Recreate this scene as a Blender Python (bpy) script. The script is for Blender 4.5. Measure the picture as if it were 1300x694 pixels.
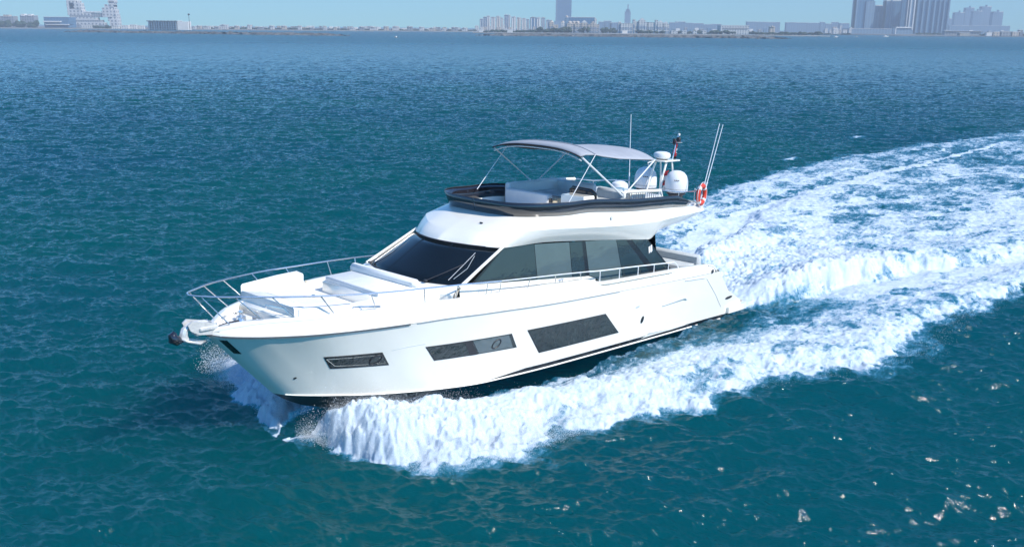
import bpy, math, random
import numpy as np
from mathutils import Vector
random.seed(7); rng = np.random.default_rng(11)
for o in list(bpy.data.objects): bpy.data.objects.remove(o)
S = bpy.context.scene
COL = S.collection
R_ = math.radians
# ------------------------------------------------------------------ camera, sky, sun, exposure
CAMH = 9.946
cd = bpy.data.cameras.new('camera'); cam = bpy.data.objects.new('camera', cd); COL.objects.link(cam)
cam.location = (0, 0, CAMH)
from mathutils import Matrix
cam.rotation_euler = (Matrix.Rotation(R_(90-14.689), 3, 'X') @ Matrix.Rotation(0.00797, 3, 'Z')).to_euler()
cd.sensor_width = 36; cd.lens = 1186.4/1300*36; cd.clip_start = 0.1; cd.clip_end = 60000
S.camera = cam
SUN_EL, SUN_AZ = R_(43), R_(122)         # azimuth clockwise from +Y
w = bpy.data.worlds.new('World'); S.world = w; w.use_nodes = True
nt = w.node_tree; bg = nt.nodes['Background']
sky = nt.nodes.new('ShaderNodeTexSky'); sky.sky_type = 'NISHITA'; sky.sun_disc = False
sky.sun_elevation = SUN_EL; sky.sun_rotation = SUN_AZ
sky.air_density = 1.0; sky.dust_density = 0.0; sky.ozone_density = 4.0; sky.altitude = 0
tint = nt.nodes.new('ShaderNodeMix'); tint.data_type = 'RGBA'; tint.blend_type = 'MULTIPLY'; tint.inputs[0].default_value = 1; tint.inputs[7].default_value = (.36, .83, 1.12, 1)
nt.links.new(sky.outputs[0], tint.inputs[6]); nt.links.new(tint.outputs[2], bg.inputs[0]); bg.inputs[1].default_value = 0.14
sd = bpy.data.lights.new('sun', 'SUN'); sd.energy = 4.8; sd.angle = R_(0.53); sd.color = (1, .96, .9)
sun = bpy.data.objects.new('sun', sd); COL.objects.link(sun)
sdir = Vector((math.sin(SUN_AZ)*math.cos(SUN_EL), math.cos(SUN_AZ)*math.cos(SUN_EL), math.sin(SUN_EL)))
sun.rotation_euler = sdir.to_track_quat('Z', 'Y').to_euler(); sun.location = (0, 0, 100)
S.view_settings.view_transform = 'Standard'; S.view_settings.look = 'None'
S.view_settings.gamma = 1; S.view_settings.use_curve_mapping = False
S.view_settings.exposure = 0.42
HAZE = (.62, .73, .86, 2.3e-4)
S.render.engine = 'CYCLES'
S.cycles.max_bounces = 6; S.cycles.volume_bounces = 0; S.cycles.diffuse_bounces = 3; S.cycles.glossy_bounces = 4
S.cycles.caustics_reflective = False; S.cycles.caustics_refractive = False

# ------------------------------------------------------------------ helpers
def mat(name, color=(.8, .8, .8), rough=.5, metal=0., spec=.5, coat=0., ior=1.5, noise=None, bump=None, alpha=1., trans=0.):
    m = bpy.data.materials.new(name); m.use_nodes = True
    n = m.node_tree; b = n.nodes['Principled BSDF']
    b.inputs['Base Color'].default_value = (*color, 1); b.inputs['Roughness'].default_value = rough
    b.inputs['Metallic'].default_value = metal; b.inputs['Specular IOR Level'].default_value = spec
    b.inputs['Coat Weight'].default_value = coat; b.inputs['Coat Roughness'].default_value = .04; b.inputs['IOR'].default_value = ior
    b.inputs['Alpha'].default_value = alpha; b.inputs['Transmission Weight'].default_value = trans
    tc = n.nodes.new('ShaderNodeTexCoord')
    if noise:
        sc, amt = noise[:2]
        t = n.nodes.new('ShaderNodeTexNoise'); t.inputs['Scale'].default_value = sc; t.inputs['Detail'].default_value = 5
        n.links.new(tc.outputs['Object'], t.inputs['Vector'])
        r = n.nodes.new('ShaderNodeMapRange'); r.inputs[1].default_value = .3; r.inputs[2].default_value = .7
        r.inputs[3].default_value = 1-amt; r.inputs[4].default_value = 1+amt*.3
        n.links.new(t.outputs[0], r.inputs[0])
        mx = n.nodes.new('ShaderNodeMix'); mx.data_type = 'RGBA'; mx.blend_type = 'MULTIPLY'; mx.inputs[0].default_value = 1
        mx.inputs[6].default_value = (*color, 1); n.links.new(r.outputs[0], mx.inputs[7])
        n.links.new(mx.outputs[2], b.inputs['Base Color'])
    if bump:
        sc, st = bump[:2]
        t2 = n.nodes.new('ShaderNodeTexNoise'); t2.inputs['Scale'].default_value = sc; t2.inputs['Detail'].default_value = 4
        n.links.new(tc.outputs['Object'], t2.inputs['Vector'])
        bp = n.nodes.new('ShaderNodeBump'); bp.inputs['Strength'].default_value = st; bp.inputs['Distance'].default_value = bump[2] if len(bump) > 2 else .01
        n.links.new(t2.outputs[0], bp.inputs['Height']); n.links.new(bp.outputs[0], b.inputs['Normal'])
    return m

M = {}
M['gel'] = mat('gelcoat', (.87, .84, .76), .16, coat=.6, noise=(.7, .04))
M['deck'] = mat('nonskid_deck', (.76, .76, .74), .6, noise=(3, .06), bump=(300, .3))
M['cushion'] = mat('cushion', (.78, .78, .76), .75, noise=(5, .05), bump=(12, .5))
M['cush_grey'] = mat('grey_cushion', (.50, .53, .54), .8, noise=(5, .08), bump=(12, .4))
M['black'] = mat('black_gloss', (.012, .012, .015), .15, coat=.5, noise=(4, .2))
M['anti'] = mat('antifouling', (.035, .04, .05), .35, noise=(4, .3))
M['glass'] = mat('dark_glass', (.006, .010, .014), .03, spec=.5, ior=1.45, coat=0, noise=(1.2, .3))
M['sglass'] = mat('saloon_glass', (.02, .034, .038), .02, spec=.5, ior=1.8, coat=0, noise=(1.2, .15), bump=(2, .3, .01))
M['curtain'] = mat('curtained_glass', (.07, .10, .105), .02, spec=.5, ior=1.85, coat=0, noise=(2, .1), bump=(2, .3, .01))
M['hglass'] = mat('hull_glass', (.02, .03, .03), .03, spec=.5, ior=1.7, coat=0, noise=(2.5, .5), bump=(7, .7, .07))
M['band'] = mat('tinted_plexi', (.016, .016, .022), .06, spec=.8, coat=.5, noise=(5, .3))
M['steel'] = mat('stainless', (.75, .76, .78), .18, metal=.85, noise=(8, .1))
M['white_tube'] = mat('white_painted_tube', (.75, .76, .77), .3, noise=(8, .08))
M['canvas'] = mat('grey_canvas', (.34, .36, .40), .85, noise=(2.5, .12), bump=(30, .4))
M['canvas_dark'] = mat('dark_canvas_edge', (.02, .018, .02), .7, noise=(6, .2))
M['red'] = mat('ring_orange_red', (.62, .05, .025), .5, noise=(8, .15))
M['dome'] = mat('radome_white', (.74, .76, .78), .3, noise=(3, .05))
M['rubber'] = mat('dark_rubber', (.03, .03, .035), .5, noise=(8, .2))
M['anchor'] = mat('anchor_steel', (.72, .71, .69), .3, metal=.35, noise=(14, .2))
M['tan'] = mat('cream_lining', (.60, .53, .40), .7, noise=(5, .1))
M['fred'] = mat('flag_red', (.45, .02, .03), .8, noise=(8, .1)); M['fgreen'] = mat('flag_green', (.01, .16, .05), .8, noise=(8, .1))
M['fblack'] = mat('flag_black', (.01, .01, .01), .8, noise=(8, .1)); M['fwhite'] = mat('flag_white', (.75, .75, .75), .8, noise=(8, .1))

class MB:
    def __init__(s): s.v = []; s.f = []
    def add(s, v, f):
        n = len(s.v); s.v += [tuple(map(float, p)) for p in v]; s.f += [tuple(n+i for i in q) for q in f]; return s
    def box(s, x0, x1, y0, y1, z0, z1, b=0.02):
        # bevelled box
        b = min(b, abs(x1-x0)*.45, abs(y1-y0)*.45, abs(z1-z0)*.45)
        cx, cy, cz = (x0+x1)/2, (y0+y1)/2, (z0+z1)/2; hx, hy, hz = abs(x1-x0)/2, abs(y1-y0)/2, abs(z1-z0)/2
        V = []; ix = {}
        for sx in (-1, 1):
            for sy in (-1, 1):
                for sz in (-1, 1):
                    for a in range(3):
                        h = [hx-b, hy-b, hz-b]; h[a] = [hx, hy, hz][a]
                        ix[(sx, sy, sz, a)] = len(V); V.append((cx+sx*h[0], cy+sy*h[1], cz+sz*h[2]))
        F = []
        def ring(a, sg):
            o = [i for i in range(3) if i != a]; out = []
            for p, q in ((-1, -1), (1, -1), (1, 1), (-1, 1)):
                k = [0, 0, 0]; k[a] = sg; k[o[0]] = p; k[o[1]] = q; out.append(ix[(*k, a)])
            return out if (sg > 0) ^ (a == 1) else out[::-1]
        for a in range(3):
            for sg in (-1, 1): F.append(ring(a, sg))
        for a in range(3):       # edges along axis a
            o = [i for i in range(3) if i != a]
            for p in (-1, 1):
                for q in (-1, 1):
                    k = [0, 0, 0]; k[o[0]] = p; k[o[1]] = q
                    k1 = list(k); k1[a] = -1; k2 = list(k); k2[a] = 1
                    F.append([ix[(*k1, o[0])], ix[(*k2, o[0])], ix[(*k2, o[1])], ix[(*k1, o[1])]])
        for sx in (-1, 1):
            for sy in (-1, 1):
                for sz in (-1, 1): F.append([ix[(sx, sy, sz, 0)], ix[(sx, sy, sz, 1)], ix[(sx, sy, sz, 2)]])
        return s.add(V, F)
    def tube(s, pts, r, n=8, cap=True):
        pts = [Vector(p) for p in pts]; rr = r if isinstance(r, (list, tuple)) else [r]*len(pts)
        V = []; up = None
        for i, p in enumerate(pts):
            d = (pts[min(i+1, len(pts)-1)]-pts[max(i-1, 0)]).normalized()
            if up is None: up = Vector((0, 0, 1)) if abs(d.z) < .9 else Vector((1, 0, 0))
            a = d.cross(up).normalized(); up = a.cross(d).normalized()
            for k in range(n):
                t = 2*math.pi*k/n; V.append(p+(a*math.cos(t)+up*math.sin(t))*rr[i])
        F = [(i*n+k, i*n+(k+1) % n, (i+1)*n+(k+1) % n, (i+1)*n+k) for i in range(len(pts)-1) for k in range(n)]
        if cap: F += [tuple(range(n))[::-1], tuple((len(pts)-1)*n+k for k in range(n))]
        return s.add(V, F)
    def grid(s, P, closeu=False):
        r, c = len(P), len(P[0])
        V = [p for row in P for p in row]
        F = [(i*c+j, i*c+j+1, (i+1)*c+j+1, (i+1)*c+j) for i in range(r-1) for j in range(c-1)]
        if closeu: F += [(i*c+c-1, i*c, (i+1)*c, (i+1)*c+c-1) for i in range(r-1)]
        return s.add(V, F)
    def lathe(s, prof, o=(0, 0, 0), n=24, axis=None):
        ax = Vector(axis or (0, 0, 1)).normalized(); a = ax.orthogonal().normalized(); b = ax.cross(a); o = Vector(o)
        P = [[o+ax*z+(a*math.cos(2*math.pi*k/n)+b*math.sin(2*math.pi*k/n))*r for k in range(n)] for r, z in prof]
        return s.grid(P, True)
    def poly(s, pts, off):       # polygon extruded by vector off
        n = len(pts); off = Vector(off); P = [Vector(p) for p in pts]
        V = P+[p+off for p in P]
        return s.add(V, [tuple(range(n)), tuple(range(n, 2*n))[::-1]]+[(i, i+n, (i+1) % n+n, (i+1) % n) for i in range(n)])
    def mirror(s):
        n = len(s.v); s.v += [(x, -y, z) for x, y, z in s.v]; s.f += [tuple(i+n for i in q)[::-1] for q in s.f]; return s
    def build(s, name, m, parent=None, smooth=True, sharp=40, solid=0):
        me = bpy.data.meshes.new(name); me.from_pydata(s.v, [], s.f); me.validate(); me.update()
        import bmesh
        bm = bmesh.new(); bm.from_mesh(me); bmesh.ops.remove_doubles(bm, verts=bm.verts, dist=1e-4)
        bmesh.ops.dissolve_degenerate(bm, edges=bm.edges, dist=1e-5)
        bmesh.ops.recalc_face_normals(bm, faces=bm.faces)
        if smooth:
            for f in bm.faces: f.smooth = True
            for e in bm.edges:
                if len(e.link_faces) == 2 and e.calc_face_angle(0) > R_(sharp): e.smooth = False
        bm.to_mesh(me); bm.free()
        o = bpy.data.objects.new(name, me); COL.objects.link(o); me.materials.append(m)
        if parent: o.parent = parent
        if solid:
            md = o.modifiers.new('thickness', 'SOLIDIFY'); md.thickness = solid; md.offset = -1
        return o
def tag(o, label=None, cat=None, group=None, kind=None):
    if label: o['label'] = label
    if cat: o['category'] = cat
    if group: o['group'] = group
    if kind: o['kind'] = kind
    return o
def empty(name, loc=(0, 0, 0), rot=(0, 0, 0)):
    o = bpy.data.objects.new(name, None); COL.objects.link(o); o.location = loc; o.rotation_euler = rot
    o.empty_display_size = .3; return o
def herm(tab):
    """smooth monotone cubic through a table of (x, y)"""
    a = np.array(sorted(tab), float); x, y = a[:, 0], a[:, 1]; h = np.diff(x); d = np.diff(y)/h
    m = np.zeros_like(x); m[0], m[-1] = d[0], d[-1]
    for i in range(1, len(x)-1):
        m[i] = 0 if d[i-1]*d[i] <= 0 else (h[i-1]+h[i])*1.0/(h[i-1]/d[i-1]+h[i]/d[i])
    def f(q):
        q = np.clip(np.asarray(q, float), x[0], x[-1]); i = np.clip(np.searchsorted(x, q)-1, 0, len(x)-2)
        t = (q-x[i])/h[i]
        return (1+2*t)*(1-t)**2*y[i]+t*(1-t)**2*h[i]*m[i]+t*t*(3-2*t)*y[i+1]+t*t*(t-1)*h[i]*m[i+1]
    return f
def crom(P, n):
    """catmull-rom resample of a list of points to n per span"""
    P = [Vector(p) for p in P]; out = []
    for i in range(len(P)-1):
        p0 = P[max(i-1, 0)]; p1 = P[i]; p2 = P[i+1]; p3 = P[min(i+2, len(P)-1)]
        for k in range(n):
            t = k/n
            out.append(.5*((2*p1)+(p2-p0)*t+(2*p0-5*p1+4*p2-p3)*t*t+(3*p1-p0-3*p2+p3)*t**3))
    out.append(P[-1]); return out
def ss(a, b, x):
    t = np.clip((np.asarray(x, float)-a)/(b-a), 0, 1); return t*t*(3-2*t)

# ------------------------------------------------------------------ the sea
BX, BY, BZ, YAW, TRIM, HEEL = -0.11, 27.282, 0.26, 3.94452, 0.04805, 0.01016
def tile(n, L, spec, seed, chop=False):
    r = np.random.default_rng(seed)
    k1 = np.fft.fftfreq(n, L/n)*2*np.pi; kx, ky = np.meshgrid(k1, k1); k = np.hypot(kx, ky); k[0, 0] = 1
    A = np.sqrt(spec(kx, ky, k)); A[0, 0] = 0
    H_ = A*np.fft.fft2(r.standard_normal((n, n))); h = np.fft.ifft2(H_).real; sd_ = h.std()
    if not chop: return h/sd_
    return h/sd_, np.fft.ifft2(1j*kx/k*H_).real/sd_, np.fft.ifft2(1j*ky/k*H_).real/sd_
def samp(T, L, x, y):
    n = T.shape[0]; u = (x/L*n) % n; v = (y/L*n) % n
    i = np.floor(u).astype(int) % n; j = np.floor(v).astype(int) % n; a = u-np.floor(u); b = v-np.floor(v)
    i1 = (i+1) % n; j1 = (j+1) % n
    return T[j, i]*(1-a)*(1-b)+T[j, i1]*a*(1-b)+T[j1, i]*(1-a)*b+T[j1, i1]*a*b
def wind(th, lp, lmin, pw=2., tail=3.4):
    def f(kx, ky, k):
        kp = 2*np.pi/lp
        c = np.abs((kx*math.cos(th)+ky*math.sin(th))/k)
        return np.exp(-1.25*(kp/k)**2)/k**tail*(.035+c**pw)*np.exp(-(k*lmin/6.28)**2)
    return f
T1, T1x, T1y = tile(1024, 37., wind(R_(62), 2.8, .09, 7., 3.3), 1, True); T2, T2x, T2y = tile(1024, 53., wind(R_(96), 5.0, .12, 7., 3.4), 2, True)
T3 = tile(1024, 12., lambda kx, ky, k: 1/(k**2.6+20), 3)
T4 = tile(1024, 12., lambda kx, ky, k: np.exp(-(k/45)**2)/(k**2.9+6), 4)
outer_p = herm([(9, .05), (7.8, .3), (7.4, 1.7), (7.0, 3.1), (6.5, 4.0), (5.8, 4.35), (4.6, 4.75), (2, 5.0), (-1, 5.6), (-3.3, 6.2), (-6, 7.6), (-9.8, 8.8), (-15, 8.4), (-25, 9.2), (-60, 11.5), (-100, 13)])
outer_s = herm([(9, .05), (7.9, .3), (7.6, 2.2), (7.2, 4.2), (6.6, 5.6), (5.8, 6.0), (4.6, 5.4), (2, 5.6), (-3.3, 6.3), (-10, 7.6), (-20, 8.4), (-30, 12.), (-38, 13.3), (-50, 14.5), (-66, 13.4), (-87, 10.5), (-100, 10)])
hullb = herm([(8.3, 0), (7.3, .75), (6.29, 1.2), (5.66, 1.42), (4.5, 1.75), (2.83, 2.0), (.4, 2.17), (-2, 2.22), (-5, 2.25), (-7.9, 2.2), (-10.4, 2.1)])
inner_t = herm([(8, 0), (4.5, 0), (3, 1.2), (2., 2.0), (0, 2.35), (-1.8, 2.6), (-5, 3.15), (-8, 3.8), (-10.6, 4.0), (-16, 5.0), (-23, 7.2), (-40, 8), (-100, 8)])
ridge_h = herm([(9, 0), (8.0, .02), (7.65, .42), (7.1, .86), (6.3, .98), (5.5, .90), (4.5, .72), (3, .44), (1.5, .38), (-2, .32), (-8, .3), (-14, .25), (-30, .18), (-100, .06)])
wash_w = herm([(-9.9, 1.9), (-12, 2.3), (-16, 2.9), (-18, 3.4), (-23, 5.0), (-28, 6.7), (-36, 8.), (-100, 10)])
wash_h = herm([(-9.9, -.1), (-11, .1), (-12.5, .55), (-15, .75), (-19, .55), (-28, .25), (-60, .08), (-100, .04)])
def sea(x, y, dist):
    c, s = math.cos(YAW), math.sin(YAW)
    u = (x-BX)*c+(y-BY)*s; v = -(x-BX)*s+(y-BY)*c; a = np.abs(v)
    att = 1/(1+(dist/260.)**2)
    h = .050*samp(T1, 37., x, y)*att +   .060*samp(T2, 53., x, y)*(1/(1+(dist/500.)**2))
    ripp = samp(T3, 12., x, y); bil = samp(T4, 12., u+.31*v, v-.31*u); bil2 = samp(T4, 12., 1.9*u+3, 1.9*v)
    oj = .10*bil2*ss(7, 5, u)+.35*samp(T4, 12., u*.5+5, v*.5)*np.minimum(1, np.abs(u-7.6)*.5+.1)
    uf = u+np.where(u > 5, .14*samp(T4, 12., u*.8+7, v*.8+3)+.03*bil2, 0)*ss(5, 6.5, u)
    out = np.where(v > 0, outer_p(uf), outer_s(uf))+oj*np.where(u < 7, 1, .4)
    hb = np.where(u > 8.3, 0, hullb(u)); hb = np.where(u < -10.3, 0, hb)
    inn = np.maximum(inner_t(u), 0)+.3*oj
    inband = u < 8.15
    base_in = np.maximum(hb, inn*(u < 3.5))
    t = (a-base_in)/np.maximum(out-base_in, .05)
    # side foam band and its ridge
    pk = np.interp(u, [-30, -10, 0, 3, 6, 9], [.75, .72, .5, .35, .16, .1])
    sh = np.where(t < pk, .80*ss(-.6, 1, t/pk)+.2, 1-ss(0, 1.08, (t-pk)/(1-pk)))
    sh = np.where(u < 2, np.where(t < pk, ss(-.35, 1, t/pk), sh), sh)
    band = inband & (u > -100)
    R = np.where(band, ridge_h(uf)*np.clip(sh, 0, 1.1), 0)*np.where(u > 7, ss(.05, .5, a), 1)*np.where(v < 0, np.maximum(ss(7.0, 3.5, u), .55), 1)
    # puffs on the ridge
    puff = (.5-np.abs(bil)*.5)*.34+.05*(.5-np.abs(bil2)*.6)
    lump = np.where(band, ridge_h(u), 0)*ss(-.15, .2, t)*ss(1.15, .6, t)
    # foam coverage
    dn = np.interp(u, [-100, -60, -35, -20, -10, -4, 2, 8], [.42, .50, .60, .66, .70, .76, .86, .92])
    F = np.where(band, ss(-.1, .08, t)*ss(1.06, .93, t)*dn, 0)
    F *= np.where((u < 3) & (t < .35), .62+.38*ss(0, .35, t), 1)
    # stern wash
    ww = wash_w(u)+.45*oj; aw = a/ww
    inw = ss(-9.6, -10.9, u)
    W = inw*ss(1.1, .93, aw)
    crest = np.exp(-((a-ww*.80)/(.28*ww))**2)
    R = np.where(u < -9.6, R*(1-W)+W*wash_h(u)*(.55+.6*crest)+inw*ss(.98, .6, aw)*0, R)
    lump = np.where(u < -9.6, np.maximum(lump, W*np.maximum(wash_h(u), .1)*1.1), lump)
    trough = -.16*inw*np.exp(-((aw-1.12)/.16)**2)*ss(-40, -12, u)
    wd = np.interp(u, [-100, -60, -40, -24, -18, -10], [.45, .52, .62, .74, .88, .95])
    F = np.maximum(F, W*wd)
    # between wash and side bands, further back: lacy cover
    mid = ((aw > .9) & (t < .1) & (u < -10)).astype(float)*ss(-9, -17, u)*.86
    F = np.maximum(F, mid)
    # long darker slicks inside the wake
    slick = samp(T4, 12., u*.16+2.2, v*.42+.5)+.4*samp(T4, 12., u*.4, v*.9+4)
    F -= .15*ss(-14, -24, u)*ss(.35, 1.3, slick)
    F += .10*ss(-14, -24, u)*ss(.3, 1.4, -slick)
    # turbulent streaks between hull and band, and thin fringe outside
    gap = (u < 3) & (u > -22) & (a < base_in+.3) & (a > hb)
    F = np.where(gap, np.maximum(F, .30+.10*bil), F)
    fr = np.where(band & (t >= 1), .46*np.exp(-(a-out)/.55), 0)
    F = np.maximum(F, fr)
    # stray little whitecaps to starboard
    for (cu, cv, l) in ((-68.6, -19.9, 1.2), (-49, -16.6, 1.2), (-80, -23, 1.2)):
        q = np.exp(-((u-cu)/l)**2-((v-cv)/.4)**2); F = np.maximum(F, q*.75); h += q*.22
    F = np.clip(F, 0, 1)
    dens = samp(T4, 12., u*.55+1, v*.8+2)+.5*samp(T4, 12., u*1.7, v*2.1)
    F *= 1-.34*ss(.1, 1.5, dens)*ss(5.5, 1, u)
    calm = 1-.55*ss(.1, .6, F)
    lum = lump*puff+ .02*F*np.abs(ripp)*1.0*att
    h = h*calm+R+trough+lum*.75+(.0012+.008*F)*ripp*att
    h += .55*np.exp(-((a-hb)/.5)**2)*0
    # keep the water out of the hull
    inside = (u < 8.3) & (u > -10.35) & (a < hb-.02)
    lim = -.45+.08*np.maximum(u, 0)
    h = np.where(inside, np.minimum(h, lim), h)
    return h, F
def chop(x, y, dist):
    a = .050*.2/(1+(dist/260.)**2); b = .060*.3/(1+(dist/500.)**2)
    return a*samp(T1x, 37., x, y)+b*samp(T2x, 53., x, y), a*samp(T1y, 37., x, y)+b*samp(T2y, 53., x, y)
def build_sea():
    r0 = np.concatenate([np.geomspace(.5, 13, 30)[:-1], 13*np.exp(np.arange(0, int(math.log(95/13)/.00155))*.00155)])
    last = r0[-1]; g = [last]
    while g[-1] < 30000: g.append(g[-1]*(1+(float(np.interp(g[-1], [95, 320], [.00155, .0042])) if g[-1] < 2600 else .03)))
    r = np.concatenate([r0, g[1:]])
    th = np.radians(90-np.concatenate([np.linspace(-180, -42, 70)[:-1], np.linspace(-40, 40, 1330), np.linspace(42, 180, 70)[1:-1]]))
    RR, TH = np.meshgrid(r, th, indexing='ij')
    X = RR*np.cos(TH); Y = RR*np.sin(TH)
    h, F = sea(X, Y, RR)
    n1, n2 = RR.shape; wn = np.random.default_rng(3).standard_normal((n1, n2))
    for _ in range(1): wn = (wn+np.roll(wn, 1, 1)); wn /= wn.std()
    
    h = h*(1-ss(300, 900, RR))+wn*.045*(RR*.004)*ss(130, 900, RR)*(RR < 2600)
    cx_, cy_ = chop(X, Y, RR); k_ = 1-.8*ss(.1, .5, F); X = X+cx_*k_; Y = Y+cy_*k_
    nr, nc = X.shape
    co = np.stack([X, Y, h], -1).reshape(-1, 3)
    co = np.vstack([co, [[0, 0, 0]]])
    I = np.arange(nr*nc).reshape(nr, nc)
    a = I[:-1]; b = I[1:]
    q = np.stack([a, np.roll(a, -1, 1), np.roll(b, -1, 1), b], -1).reshape(-1, 4)
    tri = np.stack([np.full(nc, nr*nc), np.roll(I[0], -1), I[0]], -1)
    me = bpy.data.meshes.new('sea')
    me.vertices.add(len(co)); me.vertices.foreach_set('co', co.astype(np.float32).ravel())
    nl = q.size+tri.size; me.loops.add(nl); me.loops.foreach_set('vertex_index', np.concatenate([q.ravel(), tri.ravel()]).astype(np.int32))
    npoly = len(q)+len(tri); me.polygons.add(npoly)
    st = np.concatenate([np.arange(len(q))*4, q.size+np.arange(len(tri))*3]).astype(np.int32)
    me.polygons.foreach_set('loop_start', st)
    me.polygons.foreach_set('use_smooth', np.ones(npoly, bool))
    at = me.attributes.new('foam', 'FLOAT', 'POINT'); at.data.foreach_set('value', np.append(F.ravel(), 0).astype(np.float32))
    me.update(calc_edges=True); me.validate()
    o = bpy.data.objects.new('sea', me); COL.objects.link(o); tag(o, kind='structure')
    return o
def sea_mat():
    m = bpy.data.materials.new('sea_water'); m.use_nodes = True; n = m.node_tree; L = n.links.new
    for x in list(n.nodes): n.nodes.remove(x)
    N = lambda t: n.nodes.new(t)
    out = N('ShaderNodeOutputMaterial'); mix = N('ShaderNodeMixShader'); L(mix.outputs[0], out.inputs[0])
    wat = N('ShaderNodeBsdfPrincipled'); fo = N('ShaderNodeBsdfPrincipled')
    L(wat.outputs[0], mix.inputs[1]); L(fo.outputs[0], mix.inputs[2])
    at = N('ShaderNodeAttribute'); at.attribute_name = 'foam'
    tc = N('ShaderNodeTexCoord'); mp = N('ShaderNodeMapping'); mp.vector_type = 'POINT'
    mp.inputs['Rotation'].default_value = (0, 0, -YAW); mp.inputs['Scale'].default_value = (1, 1, 1)
    L(tc.outputs['Object'], mp.inputs['Vector'])
    st = N('ShaderNodeMapping'); st.inputs['Scale'].default_value = (.55, 1, 1); L(mp.outputs[0], st.inputs['Vector'])
    def noise(sc, det, ro, src, dist=0):
        t = N('ShaderNodeTexNoise'); t.inputs['Scale'].default_value = sc; t.inputs['Detail'].default_value = det
        t.inputs['Roughness'].default_value = ro; t.inputs['Distortion'].default_value = dist; L(src, t.inputs['Vector']); return t.outputs[0]
    def math_(op, a, b=None, c=None, clamp=False):
        t = N('ShaderNodeMath'); t.operation = op; t.use_clamp = clamp
        for i, q in enumerate((a, b, c)):
            if q is None: continue
            if isinstance(q, (int, float)): t.inputs[i].default_value = q
            else: L(q, t.inputs[i])
        return t.outputs[0]
    nA = noise(.8, 9, .68, st.outputs[0], .6); nB = noise(3.2, 7, .7, st.outputs[0], 1.2)
    # ridged lace
    rid = math_('ABSOLUTE', math_('SUBTRACT', noise(1.15, 6, .62, st.outputs[0], 1.5), .5))
    lace = math_('SUBTRACT', 1, math_('MULTIPLY', rid, 9, clamp=True))
    rid2 = math_('ABSOLUTE', math_('SUBTRACT', noise(3.6, 5, .6, mp.outputs[0], 1.2), .5))
    lace2 = math_('SUBTRACT', 1, math_('MULTIPLY', rid2, 8, clamp=True))
    nC = noise(9, 5, .7, mp.outputs[0], .8)
    pat = math_('ADD', math_('MULTIPLY', math_('SUBTRACT', nA, .5), 1.5), math_('ADD', math_('MULTIPLY', math_('SUBTRACT', nB, .5), 1.2), math_('MULTIPLY', math_('SUBTRACT', nC, .5), .7)))
    pat = math_('ADD', pat, math_('ADD', math_('MULTIPLY', lace, .20), math_('MULTIPLY', lace2, .14)))
    v = math_('ADD', math_('MULTIPLY', at.outputs['Fac'], 1.75), pat)
    r = N('ShaderNodeMapRange'); r.interpolation_type = 'SMOOTHSTEP'; r.inputs[1].default_value = .76; r.inputs[2].default_value = 1.50
    L(v, r.inputs[0])
    pres = N('ShaderNodeMapRange'); pres.inputs[1].default_value = .05; pres.inputs[2].default_value = .2; L(at.outputs['Fac'], pres.inputs[0])
    fac = math_('MULTIPLY', r.outputs[0], pres.outputs[0]); L(fac, mix.inputs[0])
    # aerated body colour
    ar = N('ShaderNodeMapRange'); ar.interpolation_type = 'SMOOTHSTEP'; ar.inputs[1].default_value = .25; ar.inputs[2].default_value = 1.1; L(v, ar.inputs[0])
    ar2 = math_('MULTIPLY', ar.outputs[0], pres.outputs[0])
    mc = N('ShaderNodeMix'); mc.data_type = 'RGBA'; L(ar2, mc.inputs[0])
    big = noise(.035, 3, .5, tc.outputs['Object'])
    bc = N('ShaderNodeMix'); bc.data_type = 'RGBA'; bc.inputs[6].default_value = (.000, .056, .060, 1); bc.inputs[7].default_value = (.000, .046, .068, 1)
    br = N('ShaderNodeMapRange'); br.inputs[1].default_value = .35; br.inputs[2].default_value = .65; L(big, br.inputs[0]); L(br.outputs[0], bc.inputs[0])
    L(bc.outputs[2], mc.inputs[6]); mc.inputs[7].default_value = (.035, .16, .25, 1)
    L(mc.outputs[2], wat.inputs['Base Color'])
    wat.inputs['Subsurface Weight'].default_value = 1; wat.inputs['Subsurface Radius'].default_value = (1., 2.2, 3.0); wat.inputs['Subsurface Scale'].default_value = 5.; wat.subsurface_method = 'BURLEY'
    wat.inputs['Roughness'].default_value = .08; wat.inputs['IOR'].default_value = 1.33
    # wind ripples
    rp = N('ShaderNodeMapping'); rp.vector_type = 'TEXTURE'; rp.inputs['Rotation'].default_value = (0, 0, R_(-18)); rp.inputs['Scale'].default_value = (2.6, 1, 1); L(tc.outputs['Object'], rp.inputs['Vector'])
    b1 = N('ShaderNodeBump'); b1.inputs['Strength'].default_value = 1; b1.inputs['Distance'].default_value = .075
    L(noise(2.6, 6, .62, rp.outputs[0], .4), b1.inputs['Height'])
    b2 = N('ShaderNodeBump'); b2.inputs['Strength'].default_value = 1; b2.inputs['Distance'].default_value = .05
    L(noise(.28, 5, .6, rp.outputs[0], .3), b2.inputs['Height']); L(b2.outputs[0], b1.inputs['Normal'])
    L(b1.outputs[0], wat.inputs['Normal'])
    # unresolved chop far out over the bay
    ln_ = N('ShaderNodeVectorMath'); ln_.operation = 'LENGTH'; L(tc.outputs['Object'], ln_.inputs[0])
    rr_ = N('ShaderNodeMapRange'); rr_.inputs[1].default_value = 60; rr_.inputs[2].default_value = 700; rr_.inputs[3].default_value = .10; rr_.inputs[4].default_value = .30
    L(ln_.outputs['Value'], rr_.inputs[0]); L(rr_.outputs[0], wat.inputs['Roughness'])
    # foam
    fc = N('ShaderNodeMix'); fc.data_type = 'RGBA'; L(noise(2.2, 8, .7, st.outputs[0]), fc.inputs[0])
    fc.inputs[6].default_value = (.38, .50, .62, 1); fc.inputs[7].default_value = (.68, .73, .77, 1)
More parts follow.
